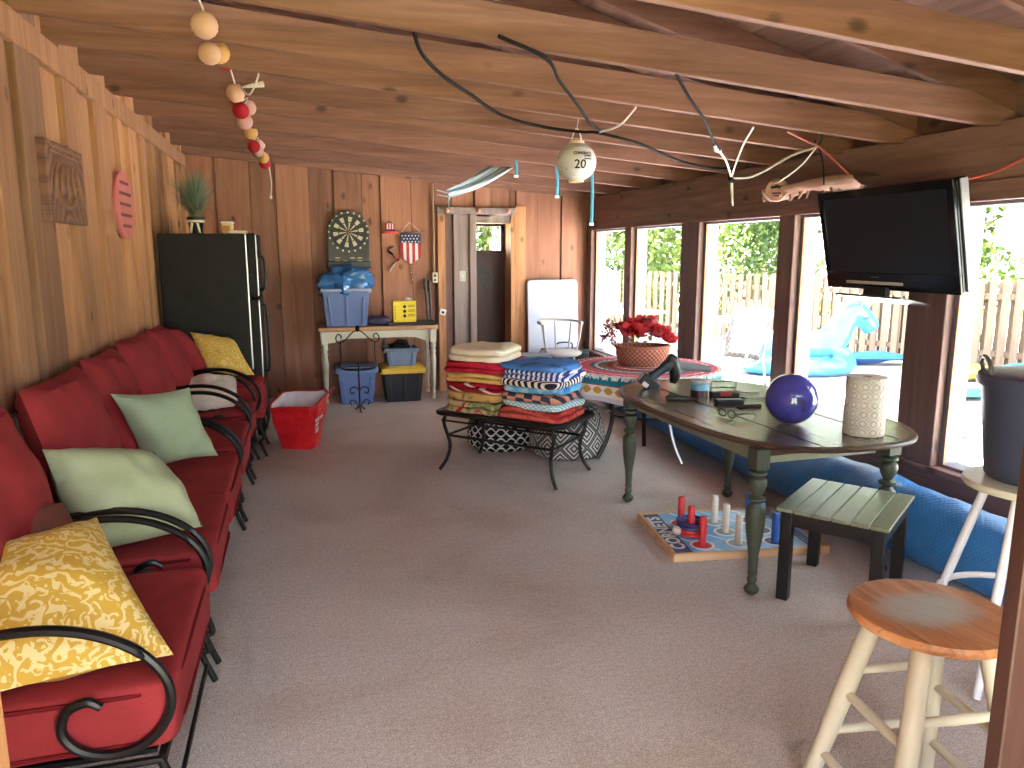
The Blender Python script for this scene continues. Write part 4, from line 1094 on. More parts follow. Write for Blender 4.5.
def crumple(c, rx, ry, rz, amp, seed, fr=7):
    m = MB(); m.ball(c, rx, ry, rz, 30, 22)
    C_ = Vector(c)
    for i, p in enumerate(m.v):
        q = (p - C_); k = 1 + amp * (mnoise.noise(q * fr + Vector((seed, 0, 0))) + .6 * abs(mnoise.noise(q * fr * 2.3 + Vector((0, seed, 0)))))
        m.v[i] = C_ + q * k
    return m
M['bag_blue'] = plain('blue_bag_plastic', (58, 112, 168), .22, vary=.2)
m = crumple((.46, 8.26, 1.28), .24, .15, .17, .55, 4); place_world(m, 'plastic_bag', M['bag_blue'], 'crumpled shiny blue plastic bag rising out of the blue tote under the dartboard', 'bag', ang=25)
m = crumple((.79, 8.22, .875), .12, .09, .055, .4, 8); place_world(m, 'drawstring_bag', plain('purple_cloth', (66, 54, 84), .6), 'small dark purple bag on the white table beside the blue tote', 'bag')
TR_ = thing('serving_tray', 'flat black tray on the white table under the yellow box', 'tray', (1.13, 8.22, TZ))
MB().box(-.24, .26, -.11, .11, 0, .012).build('tray_base', M['black'], TR_, bevel=.004)
m = MB()
for a, b in (((-.24, -.11), (.26, -.11)), ((.26, -.11), (.26, .11)), ((.26, .11), (-.24, .11)), ((-.24, .11), (-.24, -.11))): m.bar((a[0], a[1], .018), (b[0], b[1], .018), .014, .03)
m.build('rim', M['black'], TR_, bevel=.004)
YB = thing('cardboard_box', 'small yellow printed box standing on the white table', 'box', (1.07, 8.20, TZ + .013), radians(3))
MB().box(-.125, .125, -.05, .05, 0, .245).build('carton', plain('yellow_carton', (232, 200, 40), .5, vary=.04), YB, bevel=.003)
m = MB()
for k in range(3): m.ball((.0, -.051, .185 - .05 * k), .018, .002, .018, 12, 6)
m.build('round_mark', M['iron'], YB)
m = MB()
for k in range(3):
    for j in range(2): m.box(.035, .11, -.0515, -.05, .18 - .05 * k + .015 * j, .187 - .05 * k + .015 * j)
for k in range(5): m.box(-.11, -.1, -.0515, -.05, .05 + .03 * k, .07 + .03 * k)
m.build('print_lines', plain('olive_print', (120, 96, 20), .6), YB, smooth=False)
m = crumple((1.13, 8.285, .965), .075, .028, .14, .25, 2); place_world(m, 'tissue_paper', M['flag_white'], 'crumpled white tissue poking up behind the yellow box', 'paper')
for k, (a, b, lab) in enumerate((((1.42, 8.40, 0.0), (1.36, 8.55, 1.30), 'black stick leaning on the back wall, leaning further to the side'), ((1.45, 8.42, 0.0), (1.41, 8.56, 1.28), 'straighter black stick leaning on the wall under the outlet box'))):
    m = MB(); m.tube([a, b], [.008, .014], 8); m.cyl(Vector(b) - Vector((0, 0, .12)), b, .017, .017, 8)
    place_world(m, 'walking_stick', plain('dark_stick_%d' % k, (40, 32, 46), .5), lab, 'stick')
# black scroll work stand before the table
ST = thing('scroll_stand', 'black wrought iron scroll plant stand in front of the blue lidded tote', 'stand', (.53, 7.70, 0))
def sc(P, r=.007, nm='scroll'):
    MB().tube(catmull([(x, 0, z) for x, z in P], 6), r, 6).build(nm, M['iron'], ST)
MB().cyl((0, 0, 0.02), (0, 0, .5), .009, seg=8).build('post', M['iron'], ST)
for s in (-1, 1):
    sc([(0, .82), (s * .05, .80), (s * .13, .72), (s * .19, .70), (s * .215, .745), (s * .19, .785), (s * .16, .765), (s * .17, .74)])
    sc([(s * .17, .70), (s * .17, .55), (s * .18, .45), (s * .12, .42), (0, .41)])
    sc([(0, .20), (s * .04, .24), (s * .09, .22), (s * .08, .17), (s * .05, .19)]); sc([(0, .02), (s * .05, .10), (s * .10, .09), (s * .08, .05)])
    sc([(0, .05), (s * .03, .02), (s * .05, .006)], nm='foot')
MB().tube([(0, .0, .05), (0, -.14, .0)], .008, 6).build('foot', M['iron'], ST)
MB().tube([(.17 * cos(a), .1 * sin(a) , .44) for a in [2 * pi * i / 24 for i in range(24)]], .006, 6, closed=True).build('hoop', M['iron'], ST)
MB().lathe([(0, .80), (.02, .82), (.025, .85), (0, .875)], 10).build('finial', M['iron'], ST)
# red reusable bag
t_ = NT('red_bag_fabric'); o_ = t_.obj()
n_ = t_.noise(o_, 9, 4, .6, 1.0); t_.bump(n_, .6, .03)
M['bag_red'] = t_.done(t_.mul(lin((200, 24, 34)), t_.ramp(n_, [(.3, K(.8)), (.7, K(1.2))])), .35)
BG = thing('shopping_bag', 'open red reusable shopping bag on the carpet beside the seating', 'bag', (-.06, 6.35, 0), radians(-22))
def bagp(u, v, inn=0.0):
    a = 2 * pi * u; k = .30 + .7 * 0
    sq = lambda c: (abs(c) ** .45) * (1 if c >= 0 else -1)
    wx = (.14 + .075 * v) - inn; wy = (.11 + .065 * v) - inn
    p = Vector((sq(cos(a)) * wx, sq(sin(a)) * wy, .0 + .40 * v))
    f = mnoise.noise(Vector((cos(a) * 2, sin(a) * 2, v * 4))) * .03 * v
    p += Vector((cos(a), sin(a), 0)) * f
    p.z += .05 * v * sin(a) + .012 * v * sin(3 * a) + .02 * v * cos(a)
    return p
m = MB(); m.grid(lambda u, v: bagp(u, v), 48, 16); m.add([bagp(i / 24, 0) for i in range(24)], [tuple(range(24))])
m.build('bag_body', M['bag_red'], BG)
m = MB(); m.grid(lambda u, v: bagp(u, .12 + .87 * v, .008), 48, 10); m.build('lining', plain('white_lining', (206, 200, 206), .6), BG)
m = MB(); m.tube([bagp(i / 48, 1.0) for i in range(48)], .007, 6, closed=True); m.build('hem', M['bag_red'], BG)
m = MB()
def onbag(u, z): 
    q = bagp(u, z / .42); return q + Vector((cos(2 * pi * u), sin(2 * pi * u), 0)) * .006
for (u0, u1, z0, z1) in ((.93, .985, .20, .235), (.945, .995, .14, .185), (.92, .94, .255, .285), (.95, .975, .25, .29), (.985, 1.0, .255, .28)):
    vs = [onbag(u0 + (u1 - u0) * i / 4, z0) for i in range(5)] + [onbag(u0 + (u1 - u0) * i / 4, z1) for i in range(5)]
    m.add(vs, [(i, i + 1, 6 + i, 5 + i) for i in range(4)])
m.build('white_logo', M['white'], BG, smooth=False)
m = MB(); m.tube(catmull([onbag(.06, .36), onbag(.06, .40) + Vector((.04, .03, .04)), onbag(.14, .40) + Vector((.05, .05, .03)), onbag(.15, .36)], 6), .009, 6, flat=.4); m.build('handle', M['bag_red'], BG)
# ------------------------------------------------------------------ mesh coffee table with two stacks of towels
def mesh_top():
    t = NT('black_mesh_metal'); o = t.obj(); x, y, z = t.sep(t.mapv(o, (140, 140, 140)))
    f = t.math('MULTIPLY', t.math('SINE', x), t.math('SINE', y))
    return t.done(t.mix(t.step(f, .3, .6), lin((30, 28, 30)), lin((96, 90, 88))), .4, .3)
CT_A = radians(-46); CT_C = Vector((1.47, 5.18, 0)); CT_Z = .45
CT = thing('coffee_table', 'low black metal mesh table carrying two stacks of folded towels', 'table', tuple(CT_C), CT_A)
hl, hw = .525, .285
def rrect(a, b, r, n=6):
    P = []
    for cx, cy, s in ((a - r, b - r, 0), (-a + r, b - r, pi / 2), (-a + r, -b + r, pi), (a - r, -b + r, 1.5 * pi)):
        P += [(cx + r * cos(s + pi / 2 * i / n), cy + r * sin(s + pi / 2 * i / n)) for i in range(n + 1)]
    return P
m = MB(); m.prism(rrect(hl, hw, .08), CT_Z - .012, CT_Z - .002); m.build('mesh_top', mesh_top(), CT, smooth=False)
m = MB(); m.tube([(a, b, CT_Z - .012) for a, b in rrect(hl, hw, .08)], .018, 8, closed=True); m.build('rim', M['iron'], CT)
for sx in (-1, 1):
    for sy in (-1, 1):
        m = MB(); x, y = sx * (hl - .085), sy * (hw - .04)
        m.tube(catmull([(x, y, CT_Z - .02), (x + sx * .015, y + sy * .01, CT_Z - .09), (x - sx * .02, y - sy * .015, .2), (x + sx * .0, y + sy * .0, .09), (x + sx * .045, y + sy * .03, .006)], 6), .0135, 8)
        m.build('leg', M['iron'], CT)
    MB().cyl((sx * (hl - .09), -hw + .04, .27), (sx * (hl - .09), hw - .04, .27), .010, seg=8).build('stretcher', M['iron'], CT)
for sy in (-1, 1):
    MB().cyl((-hl + .09, sy * (hw - .04), .27), (hl - .09, sy * (hw - .04), .27), .010, seg=8).build('stretcher', M['iron'], CT)
    MB().cyl((-hl + .05, sy * (hw - .03), CT_Z - .07), (hl - .05, sy * (hw - .03), CT_Z - .07), .008, seg=8).build('side_bar', M['iron'], CT)

def towel_mat(name, kind, c0, c1, c2=None, s=1.0, ang=0.0):
    t = NT(name); o = t.obj(); v = t.mapv(o, (s, s, s), rot=(0, 0, ang)); x, y, z = t.sep(v)
    n = t.noise(o, 240, 2); c0, c1 = lin(c0), lin(c1)
    if kind == 'plain':
        col = t.mix(t.step(t.noise(o, 7, 3), .3, .7), c0, c1)
    elif kind == 'stripe':
        col = t.mix(t.step(t.math('SINE', x), -.15, .15), c0, c1)
    elif kind == 'band':
        f = t.step(t.math('SINE', t.math('ADD', x, t.math('MULTIPLY', z, 3.0))), .80, .9)
        col = t.mix(f, c0, c1)
    elif kind == 'check':
        f = t.math('MULTIPLY', t.math('SINE', x), t.math('SINE', t.math('ADD', y, t.math('MULTIPLY', z, 1.5))))
        col = t.mix(t.step(f, -.1, .1), c0, c1)
        if c2: col = t.mix(t.step(t.noise(v, .25, 1), .52, .56), col, lin(c2))
    elif kind == 'blotch':
        f = t.noise(v, 1.0, 2, .5, 1.2)
        col = t.ramp(f, [(.36, c0), (.42, c1), (.54, c1), (.58, lin(c2 or (120, 130, 80)))])
    col = t.mul(col, t.ramp(n, [(.3, K(.88)), (.7, K(1.1))]))
    t.bump(n, .35, .004)
    return t.done(col, .95, 0, .1)
def towel(label, mat, cx, cy, z0, h, lx, ly, a, folds=2, seed=0.0, grp='', droop=0.0):
    """folded towel: soft layers with rounded fold edges, sagging a little at the ends"""
    t = thing('folded_towel', label, 'towel', (cx, cy, z0), a, grp)
    lay = h / folds; rng = random.Random(int(seed * 100))
    for k in range(folds):
        dx, dy = rng.uniform(-.008, .008), rng.uniform(-.008, .008); sx = lx * 1.2 * rng.uniform(.94, 1.04); sy = ly * 1.1 * rng.uniform(.95, 1.03)
        m = MB(); m.ball((dx, dy, 0), sx / 2, sy / 2, lay * .58, 44, 14, None, .40)
        for i, p in enumerate(m.v):
            q = p.copy()
            w = mnoise.noise(Vector((q.x * 7 + seed, q.y * 7, k * .3 + seed))) * .026 + mnoise.noise(Vector((q.x * 18, q.y * 18 + seed, k))) * .006
            e = (abs(q.x) / (sx / 2)) ** 4
            q.z += lay * (k + .5) + w * (0.4 + k / folds) - droop * e * .5
            q.x += mnoise.noise(Vector((q.z * 30, q.y * 7, seed))) * .016; q.y += mnoise.noise(Vector((q.x * 7, q.z * 30, seed + 4))) * .016
            m.v[i] = q
        m.build('towel_layer', mat, t, ang=60)
    return t
R2 = Rz(CT_A)
LS = CT_C + R2 @ Vector((-.235, .0, 0)); RS = CT_C + R2 @ Vector((.225, -.0, 0))
TW = [
 ('lowest towel of the left stack, green and red patterned', towel_mat('towel_leafy', 'blotch', (170, 40, 50), (196, 168, 128), (122, 132, 78), 8), .085, .41, .50, 2),
 ('tan towel with dull green blotches, second from the bottom of the left stack', towel_mat('towel_tan', 'blotch', (110, 112, 78), (196, 152, 92), (206, 164, 100), 6), .065, .40, .48, 1),
 ('dark red towel with thin white lines in the left stack', towel_mat('towel_maroon', 'band', (150, 26, 44), (226, 196, 190), s=26, ang=.5), .075, .41, .47, 2),
 ('golden yellow towel in the middle of the left stack', towel_mat('towel_gold', 'plain', (214, 168, 92), (226, 188, 116)), .065, .41, .47, 2),
 ('bright red towel directly under the cream towel', towel_mat('towel_red', 'plain', (176, 30, 52), (204, 48, 72)), .075, .42, .48, 2),
 ('cream towel topping the left stack', towel_mat('towel_cream', 'plain', (224, 210, 180), (236, 224, 198)), .10, .36, .44, 2)]
z = CT_Z + .003
for k, (lab, mat, h, lx, ly, f) in enumerate(TW):
    towel(lab, mat, LS.x - .012 * (k % 2), LS.y + .02 * (k == 5), z, h, lx, ly, CT_A + (-.05, .04, -.02, .05, -.04, .06)[k], f, k + .5, 'left towel stack on the mesh table', .01); z += h
TW = [
 ('coral red towel at the bottom of the right stack', towel_mat('towel_coral', 'blotch', (196, 84, 76), (208, 98, 88), (176, 60, 56), 7), .075, .44, .47, 2),
 ('pale aqua lacy patterned towel near the bottom of the right stack', towel_mat('towel_lace', 'check', (136, 186, 206), (214, 230, 232), s=150), .05, .40, .44, 1),
 ('navy and coral checked towel in the right stack', towel_mat('towel_check', 'check', (58, 60, 84), (214, 150, 126), s=48, ang=.1), .06, .41, .45, 1),
 ('aqua blue towel in the middle of the right stack', towel_mat('towel_aqua', 'blotch', (64, 130, 200), (104, 176, 220), (160, 206, 228), 5), .045, .41, .46, 1),
 ('black and white striped towel in the right stack', towel_mat('towel_black_stripe', 'stripe', (40, 38, 52), (232, 220, 216), s=200, ang=.9), .055, .41, .45, 1),
 ('blue and white striped towel second from the top of the right stack', towel_mat('towel_blue_stripe', 'stripe', (52, 72, 158), (236, 236, 244), s=170, ang=-.1), .055, .41, .45, 2),
 ('blue and slate grey towel topping the right stack', towel_mat('towel_slate', 'blotch', (70, 84, 116), (78, 128, 198), (96, 146, 212), 3), .045, .39, .43, 1)]
z = CT_Z + .003
for k, (lab, mat, h, lx, ly, f) in enumerate(TW):
    towel(lab, mat, RS.x + .01 * (k % 2), RS.y, z, h, lx, ly, CT_A + (.06, -.08, .03, .12, -.04, .07, -.05)[k], f, k + 9.3, 'right towel stack on the mesh table', .012); z += h

# poufs under and behind it
def pouf(name, lab, x, y, r, h, mat):
    t = thing(name, lab, 'pouf', (x, y, 0), 0, 'black and white poufs behind the mesh table')
    P = [(0, 0), (r * .86, 0), (r * .95, .02), (r, h * .12), (r * 1.0, h * .4), (r * .93, h * .7), (r * .83, h * .92), (r * .74, h), (r * .4, h * 1.03), (0, h * 1.04)]
    m = MB(); Q = [P[0]] + [tuple(p[:2]) for p in catmull([(a, b, 0) for a, b in P[1:]], 4)]
    m.lathe(Q, 48); m.build('cover', mat, t)
    MB().tube([(r * .80 * cos(a), r * .80 * sin(a), h * .955) for a in [2 * pi * i / 36 for i in range(36)]], .008, 6, closed=True).build('seam', M['black'], t)
def pouf_diamond():
    t = NT('diamond_weave'); u, v, _ = t.sep(t.uv())
    U = t.math('SUBTRACT', t.math('FRACT', t.math('MULTIPLY', u, 9.0)), .5); V = t.math('SUBTRACT', t.math('FRACT', t.math('MULTIPLY', v, 4.6)), .5)
    d = t.math('ADD', t.math('ABSOLUTE', U), t.math('ABSOLUTE', V)); d2 = t.math('MINIMUM', d, t.math('SUBTRACT', 1.0, d))
    f = t.step(t.math('SINE', t.math('MULTIPLY', d2, 38.0)), -.35, .1)
    f = t.math('MAXIMUM', f, 0.0)
    n = t.noise(t.obj(), 120, 2)
    col = t.mul(t.mix(f, lin((62, 64, 70)), lin((196, 192, 184))), t.ramp(n, [(.3, K(.85)), (.7, K(1.1))]))
    t.bump(n, .5, .005); return t.done(col, .95, 0, .1)
def pouf_wave():
    t = NT('wave_weave'); u, v, _ = t.sep(t.uv())
    w = t.math('MULTIPLY', t.math('SINE', t.math('MULTIPLY', u, 2 * pi * 11)), .030)
    s = t.math('SINE', t.math('MULTIPLY', t.math('ADD', v, w), 82.0))
    s2 = t.math('SINE', t.math('MULTIPLY', t.math('SUBTRACT', v, w), 82.0))
    f = t.step(t.math('MAXIMUM', s, t.math('MULTIPLY', s2, .9)), .72, .84)
    n = t.noise(t.obj(), 120, 2); t.bump(n, .5, .005)
    return t.done(t.mix(f, lin((30, 30, 36)), lin((206, 202, 196))), .95, 0, .1)
pouf('floor_pouf', 'round pouf with black and white wave pattern behind the mesh table', 1.57, 5.93, .29, .34, pouf_wave())
pouf('floor_pouf', 'larger round pouf with black and white diamond pattern behind the mesh table', 2.02, 5.56, .305, .40, pouf_diamond())

# ------------------------------------------------------------------ black iron table under a round printed cloth
RC = Vector((2.53, 5.27, 0)); RZ_ = .725
RT = thing('round_table', 'round black iron table hidden under the colourful fringed cloth', 'table', tuple(RC))
MB().lathe([(0, RZ_ - .02), (.55, RZ_ - .02), (.56, RZ_ - .01), (.55, RZ_), (0, RZ_)], 40).build('table_top', M['iron'], RT)
for k, a in enumerate((177, 60, 305)):
    a = radians(a + 0); d = Vector((cos(a), sin(a), 0)); R_ = .36
    P = [d * (.34) + Vector((0, 0, RZ_ - .02)), d * .28 + Vector((0, 0, .55)), d * .24 + Vector((0, 0, .36)), d * .285 + Vector((0, 0, .16)), d * R_ + Vector((0, 0, .006))]
    m = MB(); m.tube(catmull(P, 6), .018 if k != 2 else .013, 8); m.build('leg', M['iron'] if k != 2 else M['chrome'], RT)
m = MB(); m.tube([(.25 * cos(a), .25 * sin(a), .36) for a in [2 * pi * i / 32 for i in range(32)]], .009, 6, closed=True); m.build('ring_stretcher', M['iron'], RT)
def cloth_top():
    t = NT('mandala_print'); x, y, z = t.sep(t.obj())
    r = t.math('DIVIDE', t.math('SQRT', t.math('ADD', t.math('MULTIPLY', x, x), t.math('MULTIPLY', y, y))), .6)
    a = t.math('ARCTAN2', y, x)
    r2 = t.math('ADD', r, t.math('MULTIPLY', t.math('ABSOLUTE', t.math('SINE', t.math('MULTIPLY', a, 18.0))), .025))
    W, P_, G, R_, T_, O_ = lin((236, 226, 222)), lin((216, 104, 126)), lin((120, 116, 118)), lin((168, 60, 50)), lin((60, 130, 150)), lin((216, 150, 70))
    col = t.ramp(r2, [(0, R_), (.10, O_), (.17, W), (.22, T_), (.29, P_), (.36, W), (.40, R_), (.50, G), (.60, W), (.64, T_), (.70, P_), (.84, W), (.87, P_), (.95, W), (.985, T_)], 'CONSTANT')
    return t.done(col, .85, 0, .15)
def cloth_side():
    t = NT('scallop_print'); u, v, _ = t.sep(t.uv())
    sc = t.math('ABSOLUTE', t.math('SINE', t.math('MULTIPLY', u, pi * 44)))
    T_, W, O_, B_ = lin((44, 128, 148)), lin((238, 232, 228)), lin((208, 160, 84)), lin((150, 190, 210))
    c = t.mix(t.math('LESS_THAN', v, t.math('MULTIPLY', sc, .16)), T_, W)
    sc2 = t.math('ABSOLUTE', t.math('SINE', t.math('MULTIPLY', u, pi * 40)))
    dv = t.math('DIVIDE', t.math('ABSOLUTE', t.math('SUBTRACT', v, .58)), .17)
    oval = t.math('LESS_THAN', dv, t.math('SUBTRACT', sc2, .15))
    low = t.mix(oval, W, O_)
    c = t.mix(t.math('GREATER_THAN', v, .36), c, low)
    c = t.mix(t.math('MULTIPLY', t.math('GREATER_THAN', v, .36), t.math('LESS_THAN', v, .395)), c, lin((180, 70, 80)))
    c = t.mix(t.math('GREATER_THAN', v, .82), c, lin((206, 208, 216)))
    return t.done(c, .85, 0, .15)
CL = thing('tablecloth', 'round mandala print cloth in pink teal and white draped over the iron table', 'tablecloth', tuple(RC + Vector((0, 0, RZ_ + .001))))
m = MB(); m.lathe([(0, .006), (.2, .006), (.4, .006), (.56, .005), (.585, .001)], 64, caps=False); m.build('printed_top', cloth_top(), CL)
m = MB()
def drp(u, v):
    a = 2 * pi * u; r = .585 + .02 * v + (.006 + .014 * v) * sin(a * 11 + 1) * v + .008 * v * sin(a * 5)
    return (r * cos(a), r * sin(a), .001 - .20 * v - .015 * v * sin(a * 3))
m.grid(drp, 160, 8)
m.build('hanging_edge', cloth_side(), CL)
m = MB(); rng = random.Random(4)
for k in range(100):
    u = k / 100; p = Vector(drp(u, .0)) + Vector((cos(2 * pi * u), sin(2 * pi * u), 0)) * .006
    m.tube([p + Vector((0, 0, .0)), p + Vector((cos(2 * pi * u) * .006, sin(2 * pi * u) * .006, -.030))], [.0095, .004], 5)
m.build('fringe', plain('pale_fringe', (206, 222, 226), .9), CL)
# basket and flowers
def wicker():
    t = NT('red_brown_wicker'); u, v, _ = t.sep(t.uv())
    f = t.math('MULTIPLY', t.math('SINE', t.math('MULTIPLY', u, 2 * pi * 34)), t.math('SINE', t.math('MULTIPLY', v, 190.0)))
    col = t.mix(t.step(f, -.4, .4), lin((132, 74, 58)), lin((186, 122, 100)))
    t.bump(f, .6, .006); return t.done(col, .7)
BC = RC + Vector((-.0, .02, 0)); bz = RZ_ + .008
BK = thing('wicker_basket', 'oval red brown wicker basket on the printed tablecloth', 'basket', (BC.x, BC.y, bz), -.27)
P = [(0, 0), (.165, 0), (.185, .02), (.206, .10), (.210, .135), (.214, .150), (.206, .156), (.197, .145), (.175, .03), (0, .025)]
MB().lathe(P, 40, sy=.72).build('basket_body', wicker(), BK)
MB().tube([(.211 * cos(a), .152 * sin(a), .150) for a in [2 * pi * i / 40 for i in range(40)]], .012, 6, closed=True).build('rim', wicker(), BK)
FLW = thing('flower_arrangement', 'bunch of red artificial flowers filling the wicker basket', 'flowers', (BC.x, BC.y, bz + .125), -.27)
M['petal'] = leafmat('red_petals', (160, 26, 40), (232, 78, 84)); M['petal2'] = leafmat('dusky_red_petals', (120, 36, 44), (186, 70, 78)); M['fleaf'] = leafmat('flower_leaves', (72, 92, 58), (150, 160, 116))
rng = random.Random(12)
for k in range(32):
    a = 2 * pi * k / 24 * 2.4; rr = .05 + .19 * ((k * .618) % 1)
    z = .07 + .12 * (1 - rr / .26) + rng.uniform(-.02, .05) + (.05 if cos(a) * rr < .02 and k % 3 == 0 else 0)
    c = Vector((cos(a) * rr, sin(a) * rr * .75, z)); ax = Matrix.Rotation(rng.uniform(0, 6), 3, 'Z') @ Matrix.Rotation(rng.uniform(.1, .9), 3, 'X'); m = MB()
    for ring, (nr, sz, tilt) in enumerate(((6, .052, .35), (5, .042, .8), (4, .03, 1.2))):
        sz *= 1.45
        for j in range(nr):
            b = 2 * pi * j / nr + ring; d = ax @ Vector((cos(b), sin(b), 0)); n_ = ax @ Vector((0, 0, 1)); s = d.cross(n_)
            e = d * cos(tilt) + n_ * sin(tilt); m.ct = rng.random()
            m.add([c, c + e * sz * .55 + s * sz * .42, c + e * sz * .95 + s * sz * .2 + n_ * sz * .1, c + e * sz * .95 - s * sz * .2 + n_ * sz * .1, c + e * sz * .55 - s * sz * .42], [(0, 1, 2, 3, 4)])
    m.build('blossom', M['petal'] if k % 4 else M['petal2'], FLW, smooth=False)
m = MB()
for k in range(46):
    a = rng.uniform(0, 6.28); rr = rng.uniform(.02, .235); c = Vector((cos(a) * rr, sin(a) * rr * .75, rng.uniform(.02, .14))); m.ct = rng.random()
    d = Vector((cos(a), sin(a), rng.uniform(-.2, .6))).normalized(); s = d.cross(Vector((0, 0, 1))).normalized() * .018; l = rng.uniform(.05, .085)
    m.add([c, c + d * l * .5 + s, c + d * l, c + d * l * .5 - s], [(0, 1, 2, 3)])
m.build('leaves', M['fleaf'], FLW, smooth=False)
m = MB()
for k in range(14):
    a = pi + rng.uniform(-.8, .9); h = rng.uniform(.06, .2); c = Vector((cos(a) * .23, sin(a) * .15, .02)); q = c + Vector((cos(a) * rng.uniform(.02, .1), sin(a) * .05, h))
    m.tube([c, (c + q) / 2 + Vector((0, 0, .02)), q], .0025, 5)
    for _ in range(5): m.ball(q + Vector((rng.gauss(0, .014), rng.gauss(0, .014), rng.gauss(0, .014))), .008, seg=6, rings=4)
m.build('berry_sprays', M['petal2'], FLW)

# ------------------------------------------------------------------ white folding table, round backed chair, stools at the far end
FT = thing('folding_table', 'white folding table stood on its end against the back wall', 'table', (2.88, 8.44, 0))
tilt = Rx(-.075)
def tl(a, b, c): 
    p = tilt @ Vector((a, c, b)); return (p.x, p.y, p.z)
m = MB(); m.prism([(a, b + .66) for a, b in rrect(.315, .62, .05)], -.022, .022, tl); m.build('table_top', plain('white_resin', (176, 180, 196), .35, vary=.03), FT, bevel=.008)
m = MB()
for s in (-1, 1): m.tube([tl(s * .24, .2, .035), tl(s * .24, 1.1, .035)], .012, 6)
m.tube([tl(-.24, .2, .035), tl(.24, .2, .035)], .012, 6); m.build('folded_legs', M['grey_frame'], FT)
M['pale_chair'] = plain('pale_grey_paint', (186, 182, 180), .4, vary=.06)
CH = thing('curved_back_chair', 'pale grey chair with round seat and curved spindle back before the folding table', 'chair', (2.74, 7.8, 0), radians(10)); CH.scale = (1, 1, 1.1)
MB().lathe([(0, .43), (.20, .43), (.232, .445), (.235, .465), (.21, .478), (0, .482)], 32).build('seat', M['pale_chair'], CH)
arc = [radians(a) for a in range(-15, 200, 12)]
m = MB(); m.tube([(.25 * cos(a), .22 * sin(a), .755 + .02 * sin(a)) for a in arc], .02, 8, flat=.7); m.build('back_rail', M['pale_chair'], CH)
for a in (-10, 35, 80, 125, 192):
    a = radians(a); MB().tube(catmull([(.19 * cos(a), .17 * sin(a), .47), (.22 * cos(a), .19 * sin(a), .6), (.248 * cos(a), .218 * sin(a), .755)], 4), .0115, 8).build('spindle', M['pale_chair'], CH)
for k in range(4):
    a = radians(45 + 90 * k); MB().tube(catmull([(.15 * cos(a), .15 * sin(a), .44), (.18 * cos(a), .18 * sin(a), .25), (.235 * cos(a), .235 * sin(a), .008)], 4), .014, 8).build('leg', M['pale_chair'], CH)
GS = thing('round_stool', 'low stool with round grey seat and white legs behind the towel stacks', 'stool', (2.30, 7.55, 0))
MB().lathe([(0, .47), (.22, .47), (.24, .485), (.24, .505), (.22, .52), (.19, .522), (0, .515)], 32).build('seat', plain('slate_grey_seat', (118, 124, 132), .4), GS)
MB().lathe([(0, .40), (.19, .40), (.2, .47), (0, .47)], 32).build('skirt', M['black'], GS)
for k in range(4):
    a = radians(30 + 90 * k); MB().tube([(.15 * cos(a), .15 * sin(a), .42), (.25 * cos(a), .25 * sin(a), .006)], .013, 8).build('leg', M['white_paint'], GS)
m = MB(); m.tube([(.2 * cos(a), .2 * sin(a), .2) for a in [2 * pi * i / 28 for i in range(28)]], .008, 6, closed=True); m.build('ring', M['white_paint'], GS)
CR = thing('black_crate', 'black box standing on the floor behind the curved back chair', 'crate', (2.92, 8.20, 0))
MB().box(-.24, .27, -.13, .09, 0, .46).build('crate_body', M['black'], CR, bevel=.012)
MB().box(-.25, .28, -.14, .10, .46, .49).build('lid', M['black'], CR, bevel=.008)
MB().tube(catmull([(-.1, -.02, .49), (-.08, -.02, .56), (.08, -.02, .56), (.1, -.02, .49)], 4), .009, 6).build('handle', M['black'], CR)

# ------------------------------------------------------------------ oval drop leaf table
OT = thing('oval_table', 'oval dark topped dining table with green turned legs near the windows', 'table', (2.41, 3.66, 0), .03)
TX, TY, OZ = .57, .95, .74
def sup(k, n=64, e=2.85):
    P = []
    for i in range(n):
        a = 2 * pi * i / n; c, s = cos(a), sin(a)
        P.append(((TX + k) * (abs(c) ** (2 / e)) * (1 if c >= 0 else -1), (TY + k) * (abs(s) ** (2 / e)) * (1 if s >= 0 else -1)))
    return P
t_ = NT('worn_olive_top'); o_ = t_.obj()
g_ = t_.noise(t_.mapv(o_, (10, .9, 1)), 1.6, 6, .6, .5); b_ = t_.noise(o_, 3, 4)
cl_ = t_.ramp(g_, [(.32, lin((84, 78, 62))), (.55, lin((108, 100, 80))), (.7, lin((124, 114, 92)))])
cl_ = t_.mix(t_.step(b_, .55, .75), cl_, lin((112, 90, 72)))
M['oval_top'] = t_.done(cl_, .24, 0, .6)
M['oval_edge'] = wood('dark_table_edge', ((48, 34, 28), (70, 50, 40), (96, 72, 58)), 1, 7, .35, knots=False)
m = MB(); nP = len(sup(0)); rings = [sup(-.022), sup(-.004), sup(0), sup(-.006), sup(-.03)]; zs = [OZ - .026, OZ - .022, OZ - .012, OZ - .003, OZ]
for P, zz in zip(rings, zs): m.v += [Vector((a, b, zz)) for a, b in P]
for r in range(4):
    for i in range(nP): m.face((r * nP + i, r * nP + (i + 1) % nP, (r + 1) * nP + (i + 1) % nP, (r + 1) * nP + i))
m.face(range(nP)); m.build('top_edge', M['oval_edge'], OT)
m = MB()
for a, b in ((-TX, -.2205), (-.2195, .2195), (.2205, TX)):
    P = [p for p in sup(-.03, 240) if a <= p[0] <= b]
    if a > -TX and b < TX:
        up = sorted([p for p in P if p[1] > 0]); dn = sorted([p for p in P if p[1] <= 0], reverse=True); P = up + dn
    else:
        P = sorted(P, key=lambda p: atan2(p[1], p[0] - (a + b) / 2))
    m.prism(P, OZ - .001, OZ + .0015)
m.build('leaf_boards', M['oval_top'], OT, smooth=False)
t_ = NT('sage_painted_wood'); o_ = t_.obj()
